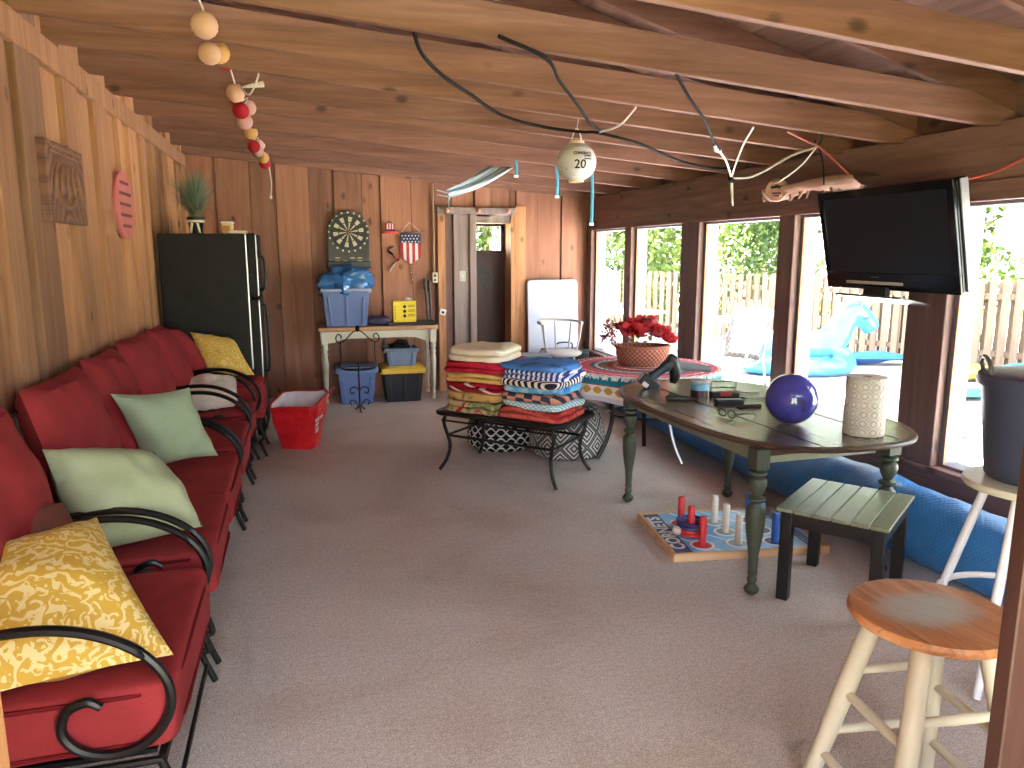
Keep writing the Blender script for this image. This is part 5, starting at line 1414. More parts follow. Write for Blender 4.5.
M['green_leg'] = t_.done(t_.mix(t_.step(t_.noise(t_.mapv(o_, (1, 1, .5)), 30, 4, .7), .6, .72), lin((62, 68, 56)), lin((40, 38, 34))), .5)
m = MB()
for (a, b, c, d) in ((-.40, -.38, -.68, .58), (.24, .26, -.68, .58)): m.box(a, b, c, d, OZ - .115, OZ - .026)
for y in (-.70, .56): m.box(-.40, .26, y, y + .02, OZ - .115, OZ - .026)
m.build('apron', plain('pale_green_apron', (132, 136, 118), .5), OT, smooth=False)
LEGP = [(0, 0), (.016, 0), (.027, .015), (.030, .03), (.024, .05), (.018, .056), (.024, .066), (.026, .078), (.019, .092), (.025, .105), (.022, .12), (.026, .2), (.034, .32), (.037, .40), (.035, .43), (.024, .455), (.033, .468), (.034, .48), (.024, .492), (.030, .52), (.036, .55), (.032, .572), (.024, .582), (.033, .592), (.033, .603), (.025, .612), (.03, .622)]
for x, y in ((-.44, -.74), (-.40, .66), (.27, .55), (.33, -.72)):
    m = MB(); m.lathe([(r_ * (1.22 if r_ > .026 else .92), z_) for r_, z_ in LEGP], 18, (x, y, 0)); m.box(x - .035, x + .035, y - .035, y + .035, .62, OZ - .026); m.build('leg', M['green_leg'], OT)
    sgn = 1 if x < 0 else -1
MB().box(-.42, .30, -.74, -.70, OZ - .07, OZ - .026).build('leg_rail', M['oval_edge'], OT, bevel=.004)
MB().box(-.38, .25, .58, .62, OZ - .07, OZ - .026).build('leg_rail', M['oval_edge'], OT, bevel=.004)

ZT = OZ + .002
# bowling ball
BB = thing('bowling_ball', 'glossy dark blue bowling ball on the oval table', 'ball', (2.36, 3.20, ZT))
t_ = NT('blue_bowling_ball'); t_.b.inputs['Coat Weight'].default_value = .6
M['ball'] = t_.done(t_.mul(lin((66, 66, 150)), t_.ramp(t_.noise(t_.obj(), 9, 4, .6, 1.5), [(.3, K(.75)), (.7, K(1.3))])), .12)
RB = .128
MB().ball((0, 0, RB), RB, seg=48, rings=32).build('ball_shell', M['ball'], BB, ang=180)
view = Vector((0, 0, 1.6)) - (Vector((2.36, 3.20, ZT + RB))); view.normalize()
for dx, dz in ((.42, -.12), (.30, -.10), (.47, -.42)):
    d = (view + Vector((.88, -.47, 0)).normalized() * dx + Vector((0, 0, 1)) * dz).normalized()
    q = d.to_track_quat('Z', 'Y').to_matrix()
    MB().lathe([(.010, 0), (.0125, .0015), (.0125, .003), (.009, .003), (.008, -.0005), (0, -.001)], 16, Vector((0, 0, RB)) + d * (RB - .0015), q).build('finger_hole', M['black'], BB)
# paper towel roll
def quilt():
    t = NT('quilted_paper'); u, v, _ = t.sep(t.uv())
    a = t.math('MULTIPLY', u, pi * 12); b = t.math('MULTIPLY', v, 72.0)
    d = t.math('ADD', t.math('ABSOLUTE', t.math('SINE', a)), t.math('ABSOLUTE', t.math('SINE', b)))
    f = t.math('SINE', t.math('MULTIPLY', d, 7.0)); t.bump(f, .5, .006)
    return t.done(t.mix(t.step(f, -.5, .6), lin((196, 190, 180)), lin((216, 210, 200))), .9, 0, .1)
PT = thing('paper_towel_roll', 'roll of quilted white paper towels standing on the oval table', 'paper towel', (2.565, 2.92, ZT))
MB().lathe([(.022, 0), (.088, 0), (.092, .004), (.092, .272), (.088, .278), (.022, .278), (.022, 0)], 48, caps=False).build('paper_roll', quilt(), PT)
MB().lathe([(.0225, .002), (.0225, .279), (.019, .279), (.019, .002)], 24, caps=False).build('core', plain('card_core', (170, 140, 106), .8), PT)
# cordless blower
DRL = thing('cordless_blower', 'cordless power tool with grey nozzle on the far end of the oval table', 'power tool', (2.21, 4.30, ZT), radians(-14))
M['tool_teal'] = plain('slate_tool_body', (52, 66, 80), .4)
MB().box(-.165, -.03, -.05, .05, .0, .075, Ry(.65), (-.1, 0, .03)).build('battery', M['black'], DRL, bevel=.012)
m = MB(); m.tube(catmull([(-.08, 0, .07), (-.01, 0, .12), (.05, 0, .165)], 5), [.034, .032, .03, .028, .028, .03, .034, .038, .04, .042, .044], 12); m.build('grip', M['tool_teal'], DRL)
m = MB(); m.tube(catmull([(.02, 0, .19), (.06, 0, .165), (.075, 0, .10), (.06, 0, .03)], 5), [.03] + [.042] * 5 + [.04] * 5 + [.038, .035, .03, .026, .02], 12); m.build('motor_housing', M['black'], DRL)
m = MB(); m.tube([(.075, 0, .145), (.12, 0, .14), (.30, 0, .12)], [.034, .03, .02], 14); m.build('nozzle', plain('steel_grey_nozzle', (120, 128, 136), .3), DRL)
MB().box(-.145, -.105, -.055, -.051, .012, .04, Ry(.65), (-.12, 0, .03)).build('battery_mark', M['white'], DRL, smooth=False)
# small clutter
KN = thing('pocket_torch', 'small black flashlight lying alone left of the gadgets on the oval table', 'flashlight', (2.09, 3.87, ZT), radians(-25))
m = MB(); m.tube([(-.075, 0, .018), (-.06, 0, .018), (-.0, 0, .018), (.06, 0, .016)], [.012, .018, .018, .014], 12); m.build('barrel', M['black'], KN)
MB().tube([(.06, 0, .016), (.115, 0, .014)], [.009, .007], 8).build('tip', M['iron'], KN)
TI = thing('tape_tin', 'small round tin with light blue lid on the oval table', 'tin', (2.28, 3.97, ZT))
MB().lathe([(0, 0), (.052, 0), (.053, .045), (0, .045)], 24).build('tin_body', plain('maroon_tin', (62, 34, 38), .35), TI)
MB().lathe([(0, .045), (.056, .045), (.056, .078), (.05, .082), (0, .082)], 24).build('lid', plain('light_blue_lid', (108, 164, 190), .4), TI)
GA = thing('multi_tool', 'open black and red folding tool set behind the eyeglasses on the oval table', 'tool', (2.41, 3.93, ZT), radians(-15))
MB().box(-.07, .10, -.035, .035, 0, .032).build('tool_case', M['black'], GA, bevel=.006)
MB().box(-.02, .05, -.037, -.03, .01, .035).build('red_insert', plain('red_insert', (150, 40, 48), .4), GA, bevel=.003)
m = MB()
for a, b in (((-.06, .03, .03), (-.05, .05, .085)), ((.09, .03, .03), (.10, .05, .085)), ((-.05, .05, .085), (.10, .05, .085)), ((-.06, .03, .05), (.095, .03, .05))): m.cyl(a, b, .0035, seg=6)
m.build('lid_frame', M['iron'], GA)
place(MB().box(-.08, .08, -.035, .035, 0, .03), 'black_case', M['black'], (2.33, 3.72, ZT), 'flat black case lying between the eyeglasses and the tin', 'case', rz=radians(-12), bevel=.008)
for k, (x, y, a, l, lab) in enumerate(((2.60, 3.98, -10, .20, 'thin steel rod on the oval table, the farther of two'), (2.58, 3.80, -14, .24, 'thin steel rod on the oval table, the nearer of two'))):
    t = thing('steel_rod', lab, 'rod', (x, y, ZT), radians(a))
    MB().cyl((-l / 2, 0, .006), (l / 2, 0, .006), .004, seg=8).build('shaft', M['chrome'], t)
    MB().cyl((-l / 2, 0, .008), (-l / 2 + .035, 0, .008), .008, seg=8).build('handle', M['black'], t)
PN = thing('marker_pen', 'black marker pen lying behind the eyeglasses on the oval table', 'pen', (2.38, 3.60, ZT), radians(-5))
MB().cyl((-.07, 0, .009), (.03, 0, .009), .009, seg=10).build('barrel', M['iron'], PN); MB().cyl((.03, 0, .009), (.075, 0, .009), .0105, seg=10).build('cap', M['black'], PN)
EG = thing('eyeglasses', 'folded open pair of dark eyeglasses near the front rim of the oval table', 'eyeglasses', (2.19, 3.42, ZT), radians(15))
for s in (-1, 1):
    m = MB(); m.tube([(-.07 + .0, s * .033 + .025 * cos(a), .025 + .019 * sin(a)) for a in [2 * pi * i / 20 for i in range(20)]], .0045, 6, closed=True); m.build('lens_rim', M['black'], EG)
    m = MB(); m.tube(catmull([(-.07, s * .062, .03), (.02, s * .062, .026), (.07, s * .055, .016), (.085, s * .05, .004)], 4), .0048, 6); m.build('temple', M['black'], EG)
MB().tube(catmull([(-.07, -.009, .03), (-.074, 0, .034), (-.07, .009, .03)], 4), .004, 6).build('bridge', M['black'], EG)

# ------------------------------------------------------------------ small slatted table
ET = thing('slatted_table', 'small black side table with six grey green slats beside the oval table', 'table', (2.42, 2.82, 0), radians(-53))
EW, ED, EZ = .24, .285, .45
t_ = NT('olive_slat_paint'); M['slat'] = t_.done(t_.mul(lin((128, 136, 112)), t_.ramp(t_.noise(t_.mapv(t_.obj(), (20, 3, 3)), 2, 4), [(.3, K(.85)), (.7, K(1.12))])), .3)
for k in range(6):
    x0 = -EW + 2 * EW * k / 6; MB().box(x0 + .002, x0 + 2 * EW / 6 - .002, -ED, ED, EZ - .018, EZ).build('slat', M['slat'], ET, bevel=.004)
m = MB(); m.box(-EW + .02, EW - .02, -ED + .02, -ED + .04, EZ - .085, EZ - .018); m.box(-EW + .02, EW - .02, ED - .04, ED - .02, EZ - .085, EZ - .018)
m.box(-EW + .02, -EW + .04, -ED + .02, ED - .02, EZ - .085, EZ - .018); m.box(EW - .04, EW - .02, -ED + .02, ED - .02, EZ - .085, EZ - .018); m.build('apron', M['black'], ET, smooth=False)
for sx in (-1, 1):
    for sy in (-1, 1):
        x, y = sx * (EW - .045), sy * (ED - .045); MB().box(x - .026, x + .026, y - .026, y + .026, 0, EZ - .018).build('leg', M['black'], ET, bevel=.004)

# ------------------------------------------------------------------ ring toss board
BA = radians(-8); BO = Vector((2.29, 3.60, 0)); R8 = Rz(-BA)
RTB = thing('ring_toss_board', 'blue ring toss game board with red white and blue pegs on the carpet', 'game board', tuple(BO), BA)
bw, bd = .435, .325
M['board_wood'] = wood('pale_board_wood', ((176, 132, 92), (206, 166, 124), (222, 188, 150)), 0, 8, .5, knots=False)
for (a, b, c, d) in ((-bw, bw, -bd, -bd + .018), (-bw, bw, bd - .018, bd), (-bw, -bw + .018, -bd + .018, bd - .018), (bw - .018, bw, -bd + .018, bd - .018)):
    MB().box(a, b, c, d, 0, .045).build('frame_rail', M['board_wood'], RTB, bevel=.003)
t_ = NT('board_print'); x_, y_, z_ = t_.sep(t_.obj())
ry = t_.math('ABSOLUTE', t_.math('SINE', t_.math('MULTIPLY', t_.math('ADD', x_, t_.math('MULTIPLY', y_, .8)), 16.0)))
cb = t_.mix(t_.step(ry, .1, .16), lin((206, 226, 238)), t_.mix(t_.step(t_.noise(t_.obj(), 5, 3), .4, .6), lin((96, 164, 214)), lin((140, 192, 226))))
MB().box(-bw + .018, bw - .018, -bd + .018, bd - .018, .02, .036).build('playing_face', t_.done(cb, .3), RTB, smooth=False)
M['navy'] = plain('navy_print', (54, 62, 110), .4); M['peg_red'] = plain('red_peg', (200, 44, 50), .45); M['peg_blue'] = plain('blue_peg', (36, 96, 186), .45); M['peg_white'] = plain('white_peg', (220, 214, 204), .5)
m = MB(); m.box(-bw + .02, -bw + .115, -bd + .03, bd - .03, .0355, .0375); m.build('title_band', M['navy'], RTB, smooth=False)
m = MB()
for (x0, x1) in ((.335, .345), (.355, .365), (.375, .385)): m.box(x0, x1, -bd + .03, bd - .03, .0355, .037)
m.build('border_lines', M['navy'], RTB, smooth=False)
vs, fs = text_mesh('CORNETS', .105, 0.0, .004)
m = MB(); m.add([(-bw + .068 - v.y, v.x * 1.05, .0385) for v in vs], fs)
m.build('lettering', M['white'], RTB, smooth=False)
cols = [(-.235, M['peg_red'], M['peg_red']), (-.03, M['peg_white'], M['float_white']), (.18, M['peg_blue'], M['navy'])]
for cx_, pm, dm in cols:
    for j, cy_ in enumerate((-.205, -.035, .125)):
        m = MB(); m.lathe([(.052, .0362), (.066, .0362), (.066, .0378), (.052, .0378), (.052, .0362)], 32, (cx_, cy_, 0), caps=False); m.build('white_ring', M['white'], RTB, smooth=False)
        MB().lathe([(0, .0362), (.052, .0362), (.052, .0376), (0, .0376)], 32, (cx_, cy_, 0)).build('target_disc', dm, RTB, smooth=False)
        MB().lathe([(0, .036), (.0195, .036), (.0195, .195), (.016, .2), (0, .2)], 18, (cx_, cy_, 0)).build('peg', pm, RTB)
RG = ('blue rubber ring, topmost of the rings around the middle red peg', 'second ring from the top of the stack on the red peg, navy', 'red rubber ring below the two blue rings on the peg', 'lowest red rubber ring on the red peg')
for k in range(4):
    p = BO + Rz(BA) @ Vector((-.228, -.030 + .006 * (k % 2), 0))
    m = MB(); m.tube([(.078 * cos(a), .078 * sin(a), 0) for a in [2 * pi * i / 36 for i in range(36)]], .0095, 8, closed=True)
    o = place(m, 'toss_ring', (M['peg_red'], M['peg_red'], M['navy'], plain('dark_blue_rubber', (40, 44, 112), .5))[k], (p.x, p.y, .048 + .0195 * k), RG[3 - k], 'ring', 'rings stacked on the ring toss board')
p = BO + Rz(BA) @ Vector((-.335, -.02, 0))
m = MB(); m.ball((0, 0, .026), .026, seg=20, rings=14); place(m, 'small_ball', M['peg_white'], (p.x + .01, p.y - .03, .038), 'small white ball beside the stacked rings on the game board', 'ball', ang=180)

# ------------------------------------------------------------------ rolled pool cover along the window wall
t_ = NT('blue_bubble_cover'); u_, v_, _ = t_.sep(t_.uv())
f_ = t_.math('MULTIPLY', t_.math('SINE', t_.math('MULTIPLY', u_, 1400.0)), t_.math('SINE', t_.math('MULTIPLY', v_, 250.0)))
n_ = t_.noise(t_.obj(), 3.5, 4, .6, .5)
t_.bump(t_.math('ADD', t_.math('MULTIPLY', f_, .12), n_), .35, .02)
M['cover'] = t_.done(t_.mix(t_.math('MULTIPLY', t_.step(f_, .2, .8), .35), t_.mul(lin((56, 122, 186)), t_.ramp(n_, [(.3, K(.8)), (.7, K(1.2))])), lin((92, 156, 206))), .38)
PCV = thing('pool_cover_roll', 'long rolled blue bubble pool cover lying along the window wall', 'pool cover', (3.13, 4.5, 0))
def rollp(u, v):
    y = 1.55 + (7.2 - 1.55) * u; a = 2 * pi * v + 1.2
    cx = 3.10 + .03 * sin(y * 1.3)
    r = .186 + .012 * sin(y * 2.1 + 1) + .010 * mnoise.noise(Vector((cos(a) * 1.5, y * 3, sin(a) * 1.5))) + .006 * mnoise.noise(Vector((cos(a) * 3, y * 9, sin(a) * 3)))
    cz = r
    return (cx + r * cos(a) * .98, y, cz + r * sin(a))
m = MB(); m.grid(rollp, 150, 28); m.build('rolled_sheet', M['cover'], PCV, world=True)
for y, u in ((1.55, 0.0), (7.2, 1.0)):
    m = MB(); P = [(0, 0, 0)]
    sp_ = [Vector((3.115, y, .19)) + Vector((cos(a), 0, sin(a))) * (.18 * (1 - a / 30)) for a in [i * .3 for i in range(95)]]
    m.tube(sp_, .006, 5); m.build('spiral_end', M['cover'], PCV, world=True)

# ------------------------------------------------------------------ bar stools and bin
def seatwood():
    t = NT('worn_stool_wood'); o = t.obj(); x, y, z = t.sep(o)
    g = t.noise(t.mapv(o, (14, 1.3, 14), rot=(0, 0, .6)), 2.2, 5, .6, .6)
    col = t.ramp(g, [(.3, lin((150, 90, 54))), (.5, lin((184, 122, 76))), (.72, lin((204, 148, 104)))])
    n = t.noise(t.mapv(o, (5, 9, 5), rot=(0, 0, .5)), 1.0, 3, .5)
    r = t.math('SQRT', t.math('ADD', t.math('POWER', t.math('ADD', x, .005), 2.0), t.math('MULTIPLY', t.math('POWER', t.math('SUBTRACT', y, .02), 2.0), 2.2)))
    wear = t.step(t.math('ADD', r, t.math('MULTIPLY', t.math('SUBTRACT', n, .5), .12)), .19, .08)
    col = t.mix(t.math('MULTIPLY', wear, .92), col, lin((172, 172, 166)))
    pl = t.math('LESS_THAN', t.math('ABSOLUTE', t.math('SUBTRACT', t.math('FRACT', t.math('MULTIPLY', t.math('ADD', x, t.math('MULTIPLY', y, .7)), 11.0)), .5)), .012)
    col = t.mix(t.math('MULTIPLY', pl, .5), col, lin((110, 66, 38)))
    return t.done(col, .4)
def stool(name, lab, cx, cy, h, r, foot, a0, seat_mat, leg_mat, lr, rings, rz=0.0):
    t = thing(name, lab, 'stool', (cx, cy, 0), rz)
    MB().lathe([(0, h - .034), (r * .86, h - .034), (r * .97, h - .028), (r, h - .018), (r, h - .012), (r * .975, h - .002), (r * .93, h), (r * .5, h - .002), (0, h - .003)], 56).build('seat', seat_mat, t)
    def at(k, z):
        a = radians(a0 + 90 * k); q = 1 - z / h; rr = r * .58 + (foot - r * .58) * q; return Vector((rr * cos(a), rr * sin(a), z))
    for k in range(4):
        MB().tube([at(k, 0.004), at(k, h * .5), at(k, h - .03)], [lr * .86, lr * 1.05, lr * .95], 14).build('leg', leg_mat, t)
    for zz in rings:
        for k in range(4):
            z_ = zz + (.07 if k % 2 else 0)
            MB().tube([at(k, z_), (at(k, z_) + at(k + 1, z_)) / 2, at(k + 1, z_)], [lr * .45, lr * .55, lr * .45], 10).build('rung', leg_mat, t)
    return t, at
stool('bar_stool', 'round wooden bar stool with worn grey patch and cream legs in the foreground', 1.57, 1.485, .665, .205, .285, 128, seatwood(), M['cream'], .027, (.15, .36))
t2, at2 = stool('bar_stool', 'white bar stool holding the black bin at the right edge', 2.59, 2.07, .76, .225, .33, 204, plain('cream_stool_top', (196, 188, 168), .4, vary=.08), M['white_paint'], .017, ())
m = MB(); m.tube([(.265 * cos(a), .265 * sin(a), .27) for a in [2 * pi * i / 36 for i in range(36)]], .013, 8, closed=True); m.build('foot_ring', M['white_paint'], t2)
BN = thing('lidded_bin', 'black round bin with lid and handle standing on the white bar stool', 'bin', (2.63, 2.08, .761))
M['bin'] = plain('charcoal_bin', (56, 60, 80), .4, vary=.1)
m = MB(); m.lathe([(0, 0), (.165, 0), (.175, .012), (.215, .36), (.215, .37), (.2, .37), (.16, .02), (0, .015)], 40); m.build('bin_body', M['bin'], BN)
m = MB(); m.lathe([(0, .41), (.12, .415), (.2, .40), (.228, .39), (.232, .37), (.228, .352), (.218, .352), (.222, .372), (0, .385)], 40); m.build('lid', M['bin'], BN)
m = MB(); a = 2.55; d = Vector((cos(a), sin(a), 0)); s = Vector((-sin(a), cos(a), 0)); c = d * .2
m.tube(catmull([c - s * .06 + Vector((0, 0, .39)), c - s * .055 + Vector((0, 0, .435)) + d * .01, c + Vector((0, 0, .455)) + d * .015, c + s * .055 + Vector((0, 0, .435)) + d * .01, c + s * .06 + Vector((0, 0, .39))], 5), .008, 8); m.build('handle', M['grey_frame'], BN)

# ------------------------------------------------------------------ television, log shelf
TV = thing('television', 'black flat television mounted on the window posts', 'television', (3.17, 3.65, 1.37))
ty0, ty1, tz0, tz1 = 3.07, 4.08, 1.385, 1.97
rt = Ry(-.22); pv = (3.2, 3.65, 1.7)
M['tv_black'] = plain('glossy_black_plastic', (18, 18, 21), .18, vary=.05); M['screen'] = plain('dark_screen', (26, 30, 40), .3, vary=.05)
m = MB(); m.box(3.165, 3.25, ty0, ty1, tz0, tz1, rt, pv); m.build('cabinet', M['tv_black'], TV, world=True, bevel=.012)
m = MB(); m.box(3.155, 3.17, ty0 + .0, ty1 - .0, tz1 - .045, tz1, rt, pv); m.box(3.155, 3.17, ty0, ty1, tz0, tz0 + .10, rt, pv); m.box(3.155, 3.17, ty0, ty0 + .045, tz0 + .1, tz1 - .045, rt, pv); m.box(3.155, 3.17, ty1 - .045, ty1, tz0 + .1, tz1 - .045, rt, pv)
m.build('bezel', M['tv_black'], TV, world=True, bevel=.003)
m = MB(); m.box(3.163, 3.168, ty0 + .04, ty1 - .04, tz0 + .095, tz1 - .04, rt, pv); m.build('screen', M['screen'], TV, world=True, smooth=False)
m = MB(); m.box(3.19, 3.24, ty0 - .012, ty0, tz0 + .005, tz1 - .005, rt, pv); m.build('side_trim', plain('silver_trim', (120, 120, 126), .4, .2), TV, world=True, bevel=.004)
m = MB(); m.box(3.15, 3.157, 3.45, 3.9, tz0 + .033, tz0 + .050, rt, pv); m.build('speaker_strip', plain('pale_speaker_strip', (196, 186, 172), .3), TV, world=True, bevel=.002)
m = MB(); m.box(3.152, 3.156, 3.63, 3.69, tz0 + .072, tz0 + .078, rt, pv); m.build('badge', M['grey_frame'], TV, world=True, smooth=False)
m = MB(); m.box(3.12, 3.33, 3.36, 3.88, 1.325, 1.338, Ry(.2)); m.build('stand_plate', plain('grey_stand', (74, 72, 76), .3), TV, world=True, bevel=.004)
m = MB(); m.box(3.20, 3.235, 3.56, 3.74, 1.335, 1.40); m.build('stand_neck', M['black'], TV, world=True, bevel=.005)
m = MB(); m.bar((3.25, 3.40, 1.62), (3.36, 3.40, 1.62), .05, .12); m.box(3.24, 3.26, 3.35, 3.95, 1.55, 1.75); m.build('wall_bracket', M['iron'], TV, world=True)
LG = thing('log_shelf', 'half log slab with ragged bark fixed on the header board above the windows', 'log', (3.25, 4.45, 1.96))
M['log_wood'] = wood('pale_log_wood', ((120, 88, 72), (162, 126, 108), (190, 156, 138)), 1, 6, .75, knots=False)
m = MB()
def logp(u, v):
    y = 3.85 + .95 * u; a = pi * v; n = mnoise.noise(Vector((y * 6, v * 3, 0))) * .022
    return (3.26 - .10 * cos(a) * (1 - .2 * u) , y, 2.045 + .012 * sin(y * 5) - (.075 + n) * sin(a) * (.55 + .45 * abs(sin(y * 5))))
m.grid(logp, 40, 10); m.grid(lambda u, v: (logp(u, 0)[0] * (1 - v) + logp(u, 1)[0] * v, 3.85 + .95 * u, logp(u, 0)[2] + .02 * sin(pi * v)), 40, 6)
m.build('log_slab', M['log_wood'], LG, world=True)
m = MB(); rng = random.Random(3)
for k in range(26):
    m = MB(); y = rng.uniform(4.0, 4.85); x = rng.uniform(3.17, 3.30); z = 1.99; m.tube([(x, y, z), (x + rng.uniform(-.03, .01), y + rng.uniform(-.03, .03), z - rng.uniform(.02, .05))], [.012, .003], 5)
    m.build('bark_splinter', M['log_wood'], LG, world=True)
WS = thing('wood_slice_sign', 'round wood slice with dark branded mark hanging at the end of the log slab', 'sign', (3.17, 4.60, 1.945))
q = Vector((-.75, -.66, 0)).to_track_quat('Z', 'Y').to_matrix()
MB().lathe([(0, -.012), (.073, -.012), (.078, 0), (.073, .012), (0, .012)], 32, (0, 0, .072), q).build('slice', plain('wood_slice', (190, 148, 130), .6, vary=.1), WS)
m = MB()
for (a, b, c, d) in ((-.04, -.012, .01, .03), (-.012, .012, .012, .036), (.012, .04, .008, .028), (-.03, .03, -.026, -.016), (-.02, .02, -.042, -.034)):
    vs = [Vector((x, y, .0135)) for x, y in ((a, c), (b, c), (b, d), (a, d))]; m.add([q @ p + Vector((0, 0, .072)) for p in vs], [(0, 1, 2, 3)])
m.build('branded_mark', M['door_dark'], WS, smooth=False)

# ------------------------------------------------------------------ things hanging from the ceiling
def cord(name, lab, pts, r, mat, n=6, cat='cord', grp=None):
    m = MB(); m.tube(catmull(pts, n), r, 6); return place_world(m, name, mat, lab, cat, grp)
cord('extension_cord', 'long black extension cord drooping across the joists to the window side', [(.47, 3.12, 2.46), (.53, 3.28, 2.41), (.68, 3.58, 2.39), (.87, 3.85, 2.37), (1.12, 4.22, 2.35), (1.40, 4.38, 2.325), (1.66, 4.41, 2.31), (1.76, 4.36, 2.30), (2.10, 4.52, 2.27), (2.58, 4.90, 2.225), (2.90, 5.02, 2.20), (3.05, 4.95, 2.19)], .009, M['cord_black'])
cord('extension_cord', 'shorter black cord hooking down to the paper lantern', [(.78, 2.98, 2.42), (1.0, 3.06, 2.37), (1.15, 3.33, 2.35), (1.37, 3.70, 2.33), (1.60, 4.10, 2.31), (1.74, 4.30, 2.305)], .008, M['cord_black'])
t = thing('plugged_cord', 'black cord ending in a plug joined to a white cord near the windows', 'cord', (2.3, 3.7, 2.22))
MB().tube(catmull([(1.60, 3.10, 2.36), (1.76, 3.27, 2.30), (2.04, 3.62, 2.27), (2.36, 4.06, 2.22)], 6), .008, 6).build('cord_length', M['cord_black'], t, world=True)
MB().tube([(2.36, 4.06, 2.22), (2.44, 4.16, 2.205)], [.012, .022], 8).build('plug', M['black'], t, world=True)
MB().tube([(2.44, 4.16, 2.205), (2.48, 4.20, 2.20)], [.016, .012], 8).build('connector', M['white'], t, world=True)
t = thing('white_cord_bundle', 'tied bundle of white cords hanging below the joists left of the log slab', 'cord', (3.0, 4.75, 1.95))
MB().tube(catmull([(2.48, 4.20, 2.20), (2.66, 4.42, 2.17), (2.82, 4.62, 2.10), (2.86, 4.66, 2.02), (2.84, 4.62, 1.93)], 6), .007, 6).build('cord_strand', M['cord_white'], t, world=True)
MB().tube(catmull([(2.42, 3.76, 2.27), (2.60, 4.15, 2.22), (2.83, 4.62, 2.11), (2.85, 4.66, 2.03), (2.87, 4.66, 1.91)], 6), .006, 6).build('cord_strand', M['cord_white'], t, world=True)
MB().tube(catmull([(2.83, 4.64, 2.09), (2.95, 4.55, 2.10), (2.93, 4.13, 2.18), (2.95, 3.92, 2.205)], 6), .007, 6).build('cord_strand', M['cord_white'], t, world=True)
MB().tube([(2.815, 4.62, 2.09), (2.855, 4.655, 2.075)], .017, 8).build('tie', M['cord_black'], t, world=True)
cord('pale_wire', 'pale cord looping from the black cord joint up to the joist', [(1.76, 4.36, 2.305), (1.80, 4.15, 2.315), (1.72, 3.76, 2.34)], .006, M['cord_white'])
cord('speaker_wire', 'thin white wire from the hook down to the log slab', [(2.95, 3.92, 2.205), (2.98, 4.1, 2.12), (3.08, 4.45, 2.06), (3.16, 4.66, 2.07)], .005, M['cord_white'])
cord('red_cord', 'red cord running along the joist and from the hook behind the television', [(2.62, 3.74, 2.255), (2.80, 3.80, 2.215), (2.95, 3.90, 2.205), (3.10, 3.92, 2.12), (3.24, 3.88, 1.99), (3.29, 3.83, 1.90)], .006, plain('dull_red_cord', (176, 78, 66), .5))
cord('orange_cord', 'thin orange cord stretching from the television corner along the header board', [(3.27, 3.16, 1.96), (3.32, 3.02, 1.99), (3.34, 2.85, 2.06), (3.34, 2.5, 2.16), (3.34, 2.0, 2.2)], .0055, plain('orange_cord_skin', (206, 92, 74), .5))
HK = thing('ceiling_hook', 'rusty hook under the joist where the cords meet', 'hook', (2.95, 3.90, 2.20))
MB().tube(catmull([(0, -.02, .09), (0, -.02, .05), (.0, .0, .02), (.0, .03, .02), (.0, .035, .05)], 5), .006, 6).build('hook_body', M['iron'], HK)
MB().lathe([(0, .085), (.018, .085), (.016, .095), (0, .097)], 10, (0, -.02, 0)).build('screw_plate', M['iron'], HK)
cord('hanging_strap', 'thin black strap hanging from the hook toward the log slab', [(2.97, 3.92, 2.2), (3.04, 3.97, 2.12), (3.08, 4.0, 2.0)], .004, M['cord_black'], cat='strap')
# paper lantern
LC_ = Vector((1.67, 4.5, 2.145)); LR = .122
PLN = thing('paper_lantern', 'white round paper lantern printed with congratulations and the number 20', 'lantern', tuple(LC_ - Vector((0, 0, LR + .02))))
def lantern_mat():
    t = NT('ribbed_white_paper'); o = t.obj(); x, y, z = t.sep(o)
    vo = t.n('ShaderNodeTexVoronoi', feature='F1'); t.put(o, vo.inputs['Vector']); vo.inputs['Scale'].default_value = 28
    rn = t.sep(vo.outputs['Color'])[0]
    dots = t.math('MULTIPLY', t.step(vo.outputs['Distance'], .22, .14), t.step(rn, .45, .5))
    n = t.noise(t.mapv(o, (40, 40, 10)), 1.5, 2)
    rib = t.math('SINE', t.math('MULTIPLY', z, 380.0)); t.bump(rib, .3, .004)
    col = t.mix(t.math('MULTIPLY', dots, .7), lin((222, 222, 226)), lin((104, 98, 98)))
    col = t.mix(t.math('MULTIPLY', t.math('MULTIPLY', t.step(rib, .85, 1.0), t.step(n, .5, .6)), .45), col, lin((140, 132, 128)))
    t.put(col, t.b.inputs['Base Color']); return t.done(col, .8, 0, .1)
m = MB(); c0 = Vector((0, 0, LR + .02))
prof = [(LR * cos(a) * (1 + .012 * cos(i * pi)), LR * .95 * sin(a)) for i, a in enumerate([radians(-68 + 136 * k / 36) for k in range(37)])]
m.lathe(prof, 40, c0, caps=False); m.build('paper_globe', lantern_mat(), PLN, ang=180)
for s in (-1, 1):
    MB().lathe([(LR * .37, -.012), (LR * .40, 0), (LR * .37, .014)], 24, c0 + Vector((0, 0, s * LR * .9)), caps=False).build('end_ring', plain('cream_ring_%d' % s, (226, 204, 176), .5), PLN)
MB().tube(catmull([c0 + Vector((-.035, 0, LR * .93)), c0 + Vector((-.02, 0, LR + .05)), c0 + Vector((0, 0, LR + .075)), c0 + Vector((.02, 0, LR + .05)), c0 + Vector((.035, 0, LR * .93))], 5), .004, 6).build('wire_handle', M['cord_white'], PLN)
MB().tube([c0 + Vector((0, 0, LR + .07)), c0 + Vector((.01, 0, LR + .135))], .0025, 6).build('string', M['cord_white'], PLN)
dirc = (Vector((0, 0, 1.6)) - LC_); yaw0 = atan2(dirc.y, dirc.x) + .30
